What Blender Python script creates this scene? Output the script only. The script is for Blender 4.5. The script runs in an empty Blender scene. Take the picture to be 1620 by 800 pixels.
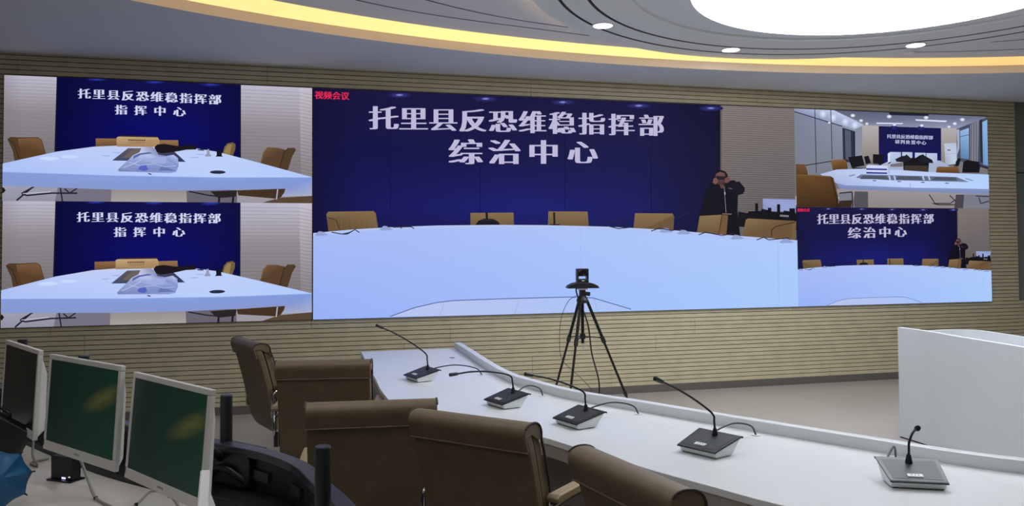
import bpy, bmesh, math, random
import numpy as np
from mathutils import Vector, Matrix
random.seed(4)
PI = math.pi
S = bpy.context.scene
COL = S.collection

# ------------------------------------------------------------------ camera, world, exposure
CAM = Vector((-2.95297, -8.68832, 1.65234))
FPX = 1282.859
Rv = Vector((0.96810, -0.25033, -0.00623)); Fv = Vector((0.25029, 0.96768, 0.02983))
Rv.normalize(); Fv = (Fv - Rv * Fv.dot(Rv)).normalized(); Uv = Rv.cross(Fv)
cam = bpy.data.objects.new('camera', bpy.data.cameras.new('camera'))
COL.objects.link(cam)
cam.matrix_world = Matrix(((Rv.x, Uv.x, -Fv.x, CAM.x), (Rv.y, Uv.y, -Fv.y, CAM.y),
                           (Rv.z, Uv.z, -Fv.z, CAM.z), (0, 0, 0, 1)))
cam.data.sensor_width = 36
cam.data.lens = FPX * 36 / 1620
cam.data.shift_y = -(400 - 355.785) / 1620
cam.data.clip_start = 0.05
S.camera = cam
w = bpy.data.worlds.new('world'); S.world = w; w.use_nodes = True
w.node_tree.nodes['Background'].inputs[0].default_value = (0.5, 0.55, 0.65, 1)
w.node_tree.nodes['Background'].inputs[1].default_value = 0.05
S.view_settings.view_transform = 'Standard'
S.view_settings.look = 'None'
S.view_settings.gamma = 1
S.view_settings.use_curve_mapping = False
S.view_settings.exposure = 0.0
PANEL_LIGHT = 6.3          # round ceiling panel
COVE_LIGHT = 1.05
FILL_LIGHT = 130.0  # strength of the unseen downlights added for fill

# ------------------------------------------------------------------ helpers
def lin(c):
    return tuple(((v / 255) / 12.92 if v / 255 <= 0.04045 else ((v / 255 + 0.055) / 1.055) ** 2.4) for v in c)

def mat(name, col, rough=0.5, metal=0.0, noise=0.0, nscale=20, bump=0.0, bscale=200, emit=None, estr=0.0, spec=0.5):
    m = bpy.data.materials.new(name); m.use_nodes = True
    nt = m.node_tree; b = nt.nodes['Principled BSDF']
    b.inputs['Base Color'].default_value = (*col, 1)
    b.inputs['Roughness'].default_value = rough
    b.inputs['Metallic'].default_value = metal
    b.inputs['Specular IOR Level'].default_value = spec
    tc = nt.nodes.new('ShaderNodeTexCoord')
    if noise:
        n = nt.nodes.new('ShaderNodeTexNoise'); n.inputs['Scale'].default_value = nscale
        nt.links.new(tc.outputs['Object'], n.inputs['Vector'])
        r = nt.nodes.new('ShaderNodeValToRGB')
        r.color_ramp.elements[0].position = 0.3; r.color_ramp.elements[1].position = 0.7
        r.color_ramp.elements[0].color = (*[c * (1 - noise) for c in col], 1)
        r.color_ramp.elements[1].color = (*[min(1, c * (1 + noise)) for c in col], 1)
        nt.links.new(n.outputs['Fac'], r.inputs['Fac'])
        nt.links.new(r.outputs['Color'], b.inputs['Base Color'])
    if bump:
        n2 = nt.nodes.new('ShaderNodeTexNoise'); n2.inputs['Scale'].default_value = bscale
        nt.links.new(tc.outputs['Object'], n2.inputs['Vector'])
        bp = nt.nodes.new('ShaderNodeBump'); bp.inputs['Strength'].default_value = bump
        bp.inputs['Distance'].default_value = 0.002
        nt.links.new(n2.outputs['Fac'], bp.inputs['Height'])
        nt.links.new(bp.outputs['Normal'], b.inputs['Normal'])
    if emit:
        b.inputs['Emission Color'].default_value = (*emit, 1)
        b.inputs['Emission Strength'].default_value = estr
    return m

def tag(o, label=None, cat=None, group=None, kind=None):
    if label: o['label'] = label
    if cat: o['category'] = cat
    if group: o['group'] = group
    if kind: o['kind'] = kind
    return o

def thing(name, label, cat, loc=(0, 0, 0), rot=0.0, group=None):
    o = bpy.data.objects.new(name, None); COL.objects.link(o)
    o.location = loc; o.rotation_euler = (0, 0, rot); o.empty_display_size = 0.1
    return tag(o, label, cat, group)

def catmull(pts, n=8):
    P = [Vector(p) for p in pts]
    if len(P) < 3: return P
    out = []
    for i in range(len(P) - 1):
        p0 = P[i - 1] if i else P[0] * 2 - P[1]
        p1, p2 = P[i], P[i + 1]
        p3 = P[i + 2] if i + 2 < len(P) else P[-1] * 2 - P[-2]
        for k in range(n):
            t = k / n
            out.append(0.5 * ((2 * p1) + (p2 - p0) * t + (2 * p0 - 5 * p1 + 4 * p2 - p3) * t * t
                              + (3 * p1 - p0 - 3 * p2 + p3) * t ** 3))
    out.append(P[-1]); return out

class MB:
    def __init__(s): s.bm = bmesh.new()
    def f(s, vs):
        try: return s.bm.faces.new(vs)
        except ValueError: return None
    def box(s, c, size, M=None):
        x, y, z = [k / 2 for k in size]; c = Vector(c)
        v = []
        for d in ((-x, -y, -z), (x, -y, -z), (x, y, -z), (-x, y, -z), (-x, -y, z), (x, -y, z), (x, y, z), (-x, y, z)):
            p = Vector(d)
            if M is not None: p = M @ p
            v.append(s.bm.verts.new(c + p))
        for q in ((0, 3, 2, 1), (4, 5, 6, 7), (0, 1, 5, 4), (1, 2, 6, 5), (2, 3, 7, 6), (3, 0, 4, 7)):
            s.f([v[i] for i in q])
        return s
    def box2(s, a, b):
        return s.box([(p + q) / 2 for p, q in zip(a, b)], [abs(q - p) for p, q in zip(a, b)])
    def prism(s, poly, lo, hi, axis='z', xs=None):
        """closed 2D polygon swept along an axis; xs = optional list of stations"""
        st = xs or [lo, hi]
        def P(p, t):
            if axis == 'z': return (p[0], p[1], t)
            if axis == 'x': return (t, p[0], p[1])
            return (p[0], t, p[1])
        rings = [[s.bm.verts.new(P(p, t)) for p in poly] for t in st]
        n = len(poly)
        for a, b in zip(rings, rings[1:]):
            for i in range(n): s.f([a[i], a[(i + 1) % n], b[(i + 1) % n], b[i]])
        s.f(rings[0][::-1]); s.f(rings[-1]); return s
    def tube(s, pts, r, seg=10, smooth=0, closed=False, cap=True):
        P = catmull(pts, smooth) if smooth else [Vector(p) for p in pts]
        n = len(P); rings = []
        rr = r if isinstance(r, (list, tuple)) else None
        up = None
        for i, p in enumerate(P):
            if closed: t = P[(i + 1) % n] - P[i - 1]
            else: t = P[min(i + 1, n - 1)] - P[max(i - 1, 0)]
            t.normalize()
            if up is None:
                a = Vector((0, 0, 1)) if abs(t.z) < 0.9 else Vector((1, 0, 0))
                up = (a - t * a.dot(t)).normalized()
            else:
                up = up - t * up.dot(t)
                up.normalize()
            q = t.cross(up)
            if rr: 
                u = i / (n - 1) * (len(rr) - 1); k = min(int(u), len(rr) - 2); R = rr[k] + (rr[k + 1] - rr[k]) * (u - k)
            else: R = r
            rings.append([s.bm.verts.new(p + (up * math.cos(2 * PI * k / seg) + q * math.sin(2 * PI * k / seg)) * R) for k in range(seg)])
        for i in range(n if closed else n - 1):
            a, b = rings[i], rings[(i + 1) % n]
            for k in range(seg): s.f([a[k], a[(k + 1) % seg], b[(k + 1) % seg], b[k]])
        if cap and not closed:
            s.f(rings[0][::-1]); s.f(rings[-1])
        return s
    def cyl(s, a, b, r, seg=16): return s.tube([a, b], r, seg)
    def lathe(s, prof, c=(0, 0, 0), seg=24, M=None):
        c = Vector(c); rings = []
        for (r, z) in prof:
            if r < 1e-6:
                p = Vector((0, 0, z)); p = M @ p if M is not None else p
                rings.append([s.bm.verts.new(c + p)])
            else:
                R = []
                for k in range(seg):
                    p = Vector((r * math.cos(2 * PI * k / seg), r * math.sin(2 * PI * k / seg), z))
                    if M is not None: p = M @ p
                    R.append(s.bm.verts.new(c + p))
                rings.append(R)
        for a, b in zip(rings, rings[1:]):
            for k in range(seg):
                k2 = (k + 1) % seg
                if len(a) == 1 and len(b) == 1: continue
                if len(a) == 1: s.f([a[0], b[k], b[k2]])
                elif len(b) == 1: s.f([a[k], a[k2], b[0]])
                else: s.f([a[k], a[k2], b[k2], b[k]])
        return s
    def strip(s, A, B, z0, z1):
        """solid between two plan polylines A and B (same length), z0..z1"""
        n = len(A); R = []
        for a, b in zip(A, B):
            R.append([s.bm.verts.new((a[0], a[1], z0)), s.bm.verts.new((b[0], b[1], z0)),
                      s.bm.verts.new((b[0], b[1], z1)), s.bm.verts.new((a[0], a[1], z1))])
        for p, q in zip(R, R[1:]):
            for k in range(4): s.f([p[k], p[(k + 1) % 4], q[(k + 1) % 4], q[k]])
        s.f(R[0][::-1]); s.f(R[-1]); return s
    def build(s, name, m, parent=None, smooth=False, bevel=0.0, seg=2, label=None, kind=None, sub=0):
        bm = s.bm
        bmesh.ops.recalc_face_normals(bm, faces=bm.faces)
        me = bpy.data.meshes.new(name)
        bm.to_mesh(me); bm.free()
        o = bpy.data.objects.new(name, me); COL.objects.link(o)
        me.materials.append(m)
        if smooth:
            me.polygons.foreach_set('use_smooth', [True] * len(me.polygons))
            me.set_sharp_from_angle(angle=math.radians(38))
        if bevel:
            b = o.modifiers.new('bevel', 'BEVEL'); b.width = bevel; b.segments = seg
            b.limit_method = 'ANGLE'; b.angle_limit = math.radians(35)
        if sub:
            b = o.modifiers.new('sub', 'SUBSURF'); b.levels = sub; b.render_levels = sub
        if parent: o.parent = parent
        if label: o['label'] = label
        if kind: o['kind'] = kind
        return o

def offset(path, d):
    """plan polyline moved d to its right"""
    P = [Vector((p[0], p[1])) for p in path]; out = []
    for i in range(len(P)):
        t = (P[min(i + 1, len(P) - 1)] - P[max(i - 1, 0)]).normalized()
        out.append(P[i] + Vector((t.y, -t.x)) * d)
    return [(p.x, p.y) for p in out]

def plan(pts, n=8): return [(p.x, p.y) for p in catmull([(a, b, 0) for a, b in pts], n)]

# ------------------------------------------------------------------ materials
def srgb(*c): return lin(c)
M_wood = mat('slat_laminate', srgb(202, 190, 158), 0.55, noise=0.07, nscale=6)
M_gap = mat('slat_groove', srgb(58, 50, 40), 0.9)
M_base = mat('baseboard_metal', srgb(112, 106, 100), 0.35, metal=0.2)
M_grey = mat('grey_wall_paint', srgb(120, 120, 118), 0.7)
M_white_paint = mat('ceiling_paint', srgb(234, 236, 242), 0.8)
M_ring = mat('ceiling_ring_paint', srgb(236, 239, 239), 0.75)
M_soffit = mat('soffit_paint', srgb(224, 228, 237), 0.8)
M_fascia = mat('fascia_added_glow', srgb(240, 222, 196), 0.6, emit=srgb(255, 214, 170), estr=0.17)  # emission added to the fascia, standing in for bounced warm light
M_slot = mat('ceiling_slot', srgb(18, 18, 20), 0.6)
M_panel = mat('light_panel_diffuser', (0.9, 0.9, 0.9), 0.5, emit=(0.93, 0.985, 1.05), estr=PANEL_LIGHT)
M_cove = mat('cove_lens', (0.9, 0.8, 0.6), 0.5, emit=srgb(255, 218, 128), estr=COVE_LIGHT)
M_glow = mat('ring_strip_lens', (0.9, 0.8, 0.6), 0.5, emit=srgb(255, 205, 120), estr=40)
M_fill_lens = mat('fill_downlight_lens', (0.9, 0.9, 0.9), 0.5, emit=(0.94, 0.985, 1.04), estr=FILL_LIGHT)
M_white_solid = mat('white_solid_surface', srgb(226, 228, 230), 0.28, noise=0.01, nscale=4)
M_apron = mat('shaded_apron', srgb(158, 150, 142), 0.45)  # greyed white: shade under the tabletop edge put into the colour
M_leather = mat('brown_leather', srgb(114, 97, 72), 0.5, noise=0.08, nscale=14, bump=0.25, bscale=260)
M_leather2 = mat('tan_leather_pleats', srgb(122, 104, 77), 0.5, noise=0.08, nscale=14, bump=0.2, bscale=260)
M_pipe = mat('dark_piping', srgb(56, 44, 33), 0.5)
M_pad = mat('arm_pad_leather', srgb(156, 136, 102), 0.5)
M_chrome = mat('chrome', (0.78, 0.79, 0.8), 0.12, metal=1.0)
M_black = mat('black_plastic', srgb(26, 26, 29), 0.42)
M_blackm = mat('black_metal', srgb(20, 20, 23), 0.35, metal=0.3)
M_rail = mat('console_black_laminate', srgb(44, 44, 54), 0.3)
M_monwhite = mat('white_monitor_plastic', srgb(214, 210, 204), 0.4)
M_desk = mat('console_desk_laminate', srgb(208, 202, 194), 0.45, noise=0.04, nscale=8)
M_silver = mat('mic_silver_plastic', srgb(228, 233, 231), 0.35)
M_cable = mat('grey_cable', srgb(150, 146, 140), 0.5)
M_darkcable = mat('dark_cable', srgb(52, 54, 58), 0.5)
M_desk_white = mat('reception_white_laminate', srgb(206, 210, 213), 0.4, noise=0.01, nscale=3)
M_lens_dim = mat('downlight_lens_soft', (0.9, 0.9, 0.9), 0.5, emit=(0.96, 0.985, 1.03), estr=9.0)
M_button = mat('mic_button', srgb(225, 228, 228), 0.4)
M_mark = mat('printed_mark', srgb(120, 122, 122), 0.5)
M_blue = mat('blue_nylon', srgb(24, 96, 142), 0.45, noise=0.08, nscale=20)

def mesh_material(name, c, dots, rough=0.45):
    """dark perforated plate: fine voronoi dots"""
    m = mat(name, c, rough); nt = m.node_tree; b = nt.nodes['Principled BSDF']
    tc = nt.nodes.new('ShaderNodeTexCoord')
    v = nt.nodes.new('ShaderNodeTexVoronoi'); v.inputs['Scale'].default_value = dots
    v.inputs['Randomness'].default_value = 0.0
    nt.links.new(tc.outputs['Object'], v.inputs['Vector'])
    r = nt.nodes.new('ShaderNodeValToRGB')
    r.color_ramp.elements[0].position = 0.25; r.color_ramp.elements[0].color = (*[k * 0.45 for k in c], 1)
    r.color_ramp.elements[1].position = 0.42; r.color_ramp.elements[1].color = (*c, 1)
    nt.links.new(v.outputs['Distance'], r.inputs['Fac']); nt.links.new(r.outputs['Color'], b.inputs['Base Color'])
    return m
M_mesh = mesh_material('mic_grille_plate', srgb(62, 64, 68), 230)
M_mesh.node_tree.nodes['Principled BSDF'].inputs['Specular IOR Level'].default_value = 0.3

def floor_material():
    m = mat('floor_tile', srgb(190, 176, 164), 0.28); nt = m.node_tree; b = nt.nodes['Principled BSDF']
    tc = nt.nodes.new('ShaderNodeTexCoord')
    br = nt.nodes.new('ShaderNodeTexBrick')
    br.offset = 0; br.inputs['Scale'].default_value = 1
    br.inputs['Brick Width'].default_value = 0.8; br.inputs['Row Height'].default_value = 0.8
    br.inputs['Mortar Size'].default_value = 0.0025
    br.inputs['Color1'].default_value = (*srgb(172, 164, 154), 1); br.inputs['Color2'].default_value = (*srgb(176, 168, 158), 1)
    br.inputs['Mortar'].default_value = (*srgb(150, 140, 130), 1)
    nt.links.new(tc.outputs['Object'], br.inputs['Vector'])
    nt.links.new(br.outputs['Color'], b.inputs['Base Color'])
    return m
M_floor = floor_material()

# ------------------------------------------------------------------ the room
X0, X1, Y1, ZT, ZC = -8.6, 8.3, -12.0, 3.566, 4.05
XW = 6.187                      # right end of the slatted wall
fl = MB().box2((X0 - .2, Y1 - .2, -0.1), (X1 + .2, 0.25, 0)).build('floor', M_floor); tag(fl, kind='structure')

SCR_W, SCR_Z0, SCR_Z1 = 5.7112, 0.9388, 3.3460
PITCH = 0.0475
wf = MB()
wf.box2((X0 - .2, 0.012, 0), (XW, 0.25, ZC))
back = wf.build('wall_front', M_gap); tag(back, kind='structure')
sl = MB()
joints = {}
nrow = int((ZT - 0.085) / PITCH) + 1
for r in range(nrow):
    z0 = 0.085 + r * PITCH; z1 = min(z0 + PITCH - 0.0075, ZT + .02)
    if z1 - z0 < .004: continue
    if z0 > SCR_Z1 - 0.02: js = [-8.0, -5.7 + .1, -3.305, -0.476, 2.365, 4.9]
    else:
        band = (r // 4) % 5
        js = [[-5.3, -2.86, -0.02, 2.8], [-4.7, -2.35, 0.45, 3.3], [-6.1, -3.3, -0.48, 2.4, 5.1], [-5.6, -1.9, 1.0, 3.9], [-5.0, -1.4, 1.5, 4.4]][(band + 1) % 5]
    xs = [X0] + [j for j in js if X0 < j < XW] + [XW]
    for a, b in zip(xs, xs[1:]):
        sl.box2((a + .0018, 0.0, z0), (b - .0018, 0.0135, z1))
slats = sl.build('slat_cladding', M_wood, back)
rw = MB().box2((XW, 0.035, 0), (X1 + .2, 0.25, ZC)).build('wall_front', M_grey); tag(rw, kind='structure')
d = MB().box2((XW, 0.027, 2.62), (X1, 0.036, 2.632)).build('groove', M_slot, rw)
wl = MB()
for r in range(int((0.98 - .085) / PITCH)):
    z0 = .085 + r * PITCH; wl.box2((XW + .002, 0.02, z0), (X1, 0.036, z0 + PITCH - .0075))
wl.build('slat_wainscot', M_wood, rw)
for nm, a, b in (('wall_right', (X1, Y1, 0), (X1 + .2, 0.03, ZC)), ('wall_left', (X0 - .2, Y1, 0), (X0, 0, ZC)),
                 ('wall_back', (X0 - .2, Y1 - .2, 0), (X1 + .2, Y1, ZC))):
    tag(MB().box2(a, b).build(nm, M_grey), kind='structure')
tag(MB().box2((X0, -0.012, 0), (XW, 0.0, 0.085)).build('baseboard_front', M_base), kind='structure')

# ceiling: soffit with an elliptical opening, fascia trim, glowing cove, dropped disc and round ring
EC, EA, EB = (0.85, -4.68), 7.0, 3.84
NA = 160
def ell(cx, cy, a, b, t): return (cx + a * math.cos(t), cy + b * math.sin(t))
so = MB(); inner = []; outer = []
for k in range(NA):
    t = 2 * PI * k / NA
    p = ell(*EC, EA, EB, t)
    dx, dy = p[0] - EC[0], p[1] - EC[1]
    sc = min([((X1 if dx > 0 else X0) - EC[0]) / dx if abs(dx) > 1e-6 else 99, ((0.012 if dy > 0 else Y1) - EC[1]) / dy if abs(dy) > 1e-6 else 99])
    inner.append(p); outer.append((EC[0] + dx * sc, EC[1] + dy * sc))
for (cx, cy) in ((X1, .012), (X0, .012), (X0, Y1), (X1, Y1)):
    k = min(range(NA), key=lambda i: (outer[i][0] - cx) ** 2 + (outer[i][1] - cy) ** 2); outer[k] = (cx, cy)
a = [so.bm.verts.new((*p, ZT)) for p in inner]; b = [so.bm.verts.new((*p, ZT)) for p in outer]
a2 = [so.bm.verts.new((*p, ZC)) for p in inner]; b2 = [so.bm.verts.new((*p, ZC)) for p in outer]
for k in range(NA):
    j = (k + 1) % NA
    so.f([a[k], a[j], b[j], b[k]]); so.f([a2[k], b2[k], b2[j], a2[j]]); so.f([a[k], a2[k], a2[j], a[j]]); so.f([b[k], b[j], b2[j], b2[k]])
tag(so.build('trim_1', M_soffit), kind='structure')
def ellring(cx, cy, a_, b_, th, z0, z1):
    m = MB(); R = []
    for k in range(NA):
        t = 2 * PI * k / NA
        o_, i_ = ell(cx, cy, a_, b_, t), ell(cx, cy, a_ - th, b_ - th, t)
        R.append([m.bm.verts.new((*o_, z0)), m.bm.verts.new((*i_, z0)), m.bm.verts.new((*i_, z1)), m.bm.verts.new((*o_, z1))])
    for k in range(NA):
        p, q = R[k], R[(k + 1) % NA]
        for i in range(4): m.f([p[i], p[(i + 1) % 4], q[(i + 1) % 4], q[i]])
    return m
nt = M_cove.node_tree; tc_ = nt.nodes.new('ShaderNodeTexCoord'); sx_ = nt.nodes.new('ShaderNodeSeparateXYZ')
mr_ = nt.nodes.new('ShaderNodeMapRange'); mr_.inputs[1].default_value = -4.0; mr_.inputs[2].default_value = 4.5
cr_ = nt.nodes.new('ShaderNodeValToRGB'); cr_.color_ramp.elements[0].color = (*srgb(250, 212, 134), 1); cr_.color_ramp.elements[1].color = (*srgb(232, 182, 108), 1)
e_ = cr_.color_ramp.elements.new(.5); e_.color = (*srgb(255, 220, 134), 1)
nt.links.new(tc_.outputs['Object'], sx_.inputs[0]); nt.links.new(sx_.outputs['X'], mr_.inputs[0]); nt.links.new(mr_.outputs[0], cr_.inputs[0])
nt.links.new(cr_.outputs[0], nt.nodes['Principled BSDF'].inputs['Emission Color'])
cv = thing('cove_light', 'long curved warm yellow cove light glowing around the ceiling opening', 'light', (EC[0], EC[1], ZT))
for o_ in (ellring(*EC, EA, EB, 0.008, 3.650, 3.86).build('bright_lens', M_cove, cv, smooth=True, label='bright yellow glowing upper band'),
           ellring(*EC, EA + .001, EB + .001, 0.012, ZT - .001, 3.650).build('glow_fascia', M_fascia, cv, smooth=True, label='dim tan fascia band with added glow')):
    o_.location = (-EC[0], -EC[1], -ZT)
ce = MB()
ce.prism([ell(0.95, -4.68, 6.6, 3.72, 2 * PI * k / NA) for k in range(NA)], 3.715, 3.9)
ce.box2((X0, Y1, ZC), (X1, 0.1, ZC + .1))
ce = ce.build('ceiling', M_white_paint); tag(ce, kind='structure')
RC = (1.36, -3.74)
def ring(c, r0, r1, z0, z1, seg=160):
    return MB().lathe([(r0, z0), (r1, z0), (r1, z1), (r0, z1), (r0, z0)], (c[0], c[1], 0), seg)
rg = MB().lathe([(2.07, 3.687), (2.85, 3.687), (2.85, 3.693), (2.70, 3.693), (2.70, 3.716), (2.07, 3.716), (2.07, 3.687)], (*RC, 0), 192)
rg = rg.build('trim_3', M_ring, smooth=True); tag(rg, kind='structure')
gl = MB()
gl.tube([(RC[0] + 2.715 * math.cos(t), RC[1] + 2.715 * math.sin(t), 3.704) for t in np.linspace(math.radians(128), math.radians(215), 50)], 0.005, 6)
tag(gl.build('strip_light', M_glow), 'warm strip light glowing at the left edge of the round ceiling ring', 'light')
for r_ in (2.63, 2.40):
    m = MB().lathe([(r_ - .014, 3.6855), (r_ + .014, 3.6855), (r_ + .014, 3.689), (r_ - .014, 3.689), (r_ - .014, 3.6855)], (*RC, 0), 192)
    m.build('groove', M_slot, rg)
for pts in ([(-3.9, -2.85), (-3.2, -2.34), (-2.54, -1.96), (-2.04, -1.74), (-1.51, -1.59), (-.88, -1.46), (-.18, -1.31)],
            [(-3.3, -3.2), (-2.6, -2.48), (-2.04, -2.13), (-1.57, -1.88), (-1.07, -1.69), (-.53, -1.56)],
            [(3.06, -1.42), (3.67, -1.59), (4.37, -1.87), (5.1, -2.3)],
            [(3.66, -1.95), (4.03, -2.19), (4.7, -2.75), (5.2, -3.3)]):
    P = plan(pts, 8)
    MB().strip(offset(P, -.008), offset(P, .008), 3.7135, 3.7165).build('groove', M_slot, ce)
# round light panel
LC, LR = (1.515, -3.45), 1.59
t = thing('ceiling_light', 'large round glowing white light panel in the ceiling', 'light', (*LC, 3.716))
MB().lathe([(0, -.012), (LR, -.012), (LR, -.002), (0, -.002)], (0, 0, 0), 128).build('diffuser', M_panel, t)
MB().lathe([(LR, -.016), (LR + .02, -.016), (LR + .02, 0), (LR, 0), (LR, -.016)], (0, 0, 0), 128).build('frame', M_ring, t)
for i, (px, py, lab) in enumerate(((-.30, -1.79, 'left round recessed downlight beside the ceiling slots, farthest from the big panel'),
                                   (1.31, -1.24, 'middle round recessed downlight between the big panel and the cove light'),
                                   (3.04, -1.84, 'right round recessed downlight with a small detector beside it'))
        + tuple((1.36 + 2.5 * math.cos(math.radians(a_)), -3.74 + 2.5 * math.sin(math.radians(a_)), 'unseen downlight added on the ceiling ring to brighten the near table') for a_ in (170, 210, 250, 290, 330, 10))
        + tuple((a_, b_, 'unseen downlight added above the operator console to brighten desk and monitors') for a_, b_ in ((-3.4, -4.6), (-3.2, -6.4), (-1.6, -7.2), (-6.0, -6.6), (-5.3, -8.5), (-3.4, -9.5)))):  # all after the first three are unseen, added to light table and console
    t = thing('downlight', lab, 'light', (px, py, 3.687 if i < 9 else (3.715 if i < 12 else ZT)), 0, 'ceiling downlights')
    MB().lathe([(.088, -.006), (.104, -.004), (.106, 0), (.088, 0), (.088, -.006)], seg=40).build('trim_ring', M_ring, t, smooth=True)
    MB().lathe([(0, -.004), (.088, -.004), (.088, 0), (0, 0)], seg=40).build('lens', M_fill_lens if i > 2 else M_lens_dim, t)
t = thing('smoke_detector', 'small white round detector on the ceiling next to the right downlight', 'detector', (3.19, -1.58, 3.687))
MB().lathe([(.055, 0), (.055, -.014), (.035, -.03), (0, -.03)], seg=28).build('body', M_ring, t, smooth=True)
MB().lathe([(.02, -.03), (.02, -.036), (0, -.036)], seg=20).build('sensor', M_silver, t)

# ------------------------------------------------------------------ the video wall and the five pictures it shows
def homography(src, dst):
    A, B = [], []
    for (x, y), (u, v) in zip(src, dst):
        A += [[x, y, 1, 0, 0, 0, -u * x, -u * y], [0, 0, 0, x, y, 1, -v * x, -v * y]]; B += [u, v]
    h = np.linalg.solve(np.array(A, float), np.array(B, float))
    return np.append(h, 1).reshape(3, 3)

GLYPH = {}
def glyph(ch, off):
    """triangles of one character in em units, from Blender's own font"""
    if (ch, off) not in GLYPH:
        cu = bpy.data.curves.new('g', 'FONT'); cu.body = ch; cu.size = 1.0; cu.offset = off; cu.resolution_u = 3
        o = bpy.data.objects.new('g', cu); COL.objects.link(o)
        dg = bpy.context.evaluated_depsgraph_get(); dg.update()
        me = bpy.data.meshes.new_from_object(o.evaluated_get(dg))
        vs = [(v.co.x, v.co.y) for v in me.vertices]; fs = [tuple(p.vertices) for p in me.polygons]
        bpy.data.objects.remove(o); bpy.data.curves.remove(cu); bpy.data.meshes.remove(me)
        GLYPH[(ch, off)] = (vs, fs)
    return GLYPH[(ch, off)]

def screen_material():
    m = bpy.data.materials.new('screen_picture'); m.use_nodes = True; nt = m.node_tree
    b = nt.nodes['Principled BSDF']
    b.inputs['Base Color'].default_value = (0.004, 0.004, 0.005, 1); b.inputs['Roughness'].default_value = 0.6
    b.inputs['Specular IOR Level'].default_value = 0.08
    at = nt.nodes.new('ShaderNodeAttribute'); at.attribute_name = 'picture_colour'
    nt.links.new(at.outputs['Color'], b.inputs['Emission Color'])
    b.inputs['Emission Strength'].default_value = 1.0
    return m
M_screen = screen_material()

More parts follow.
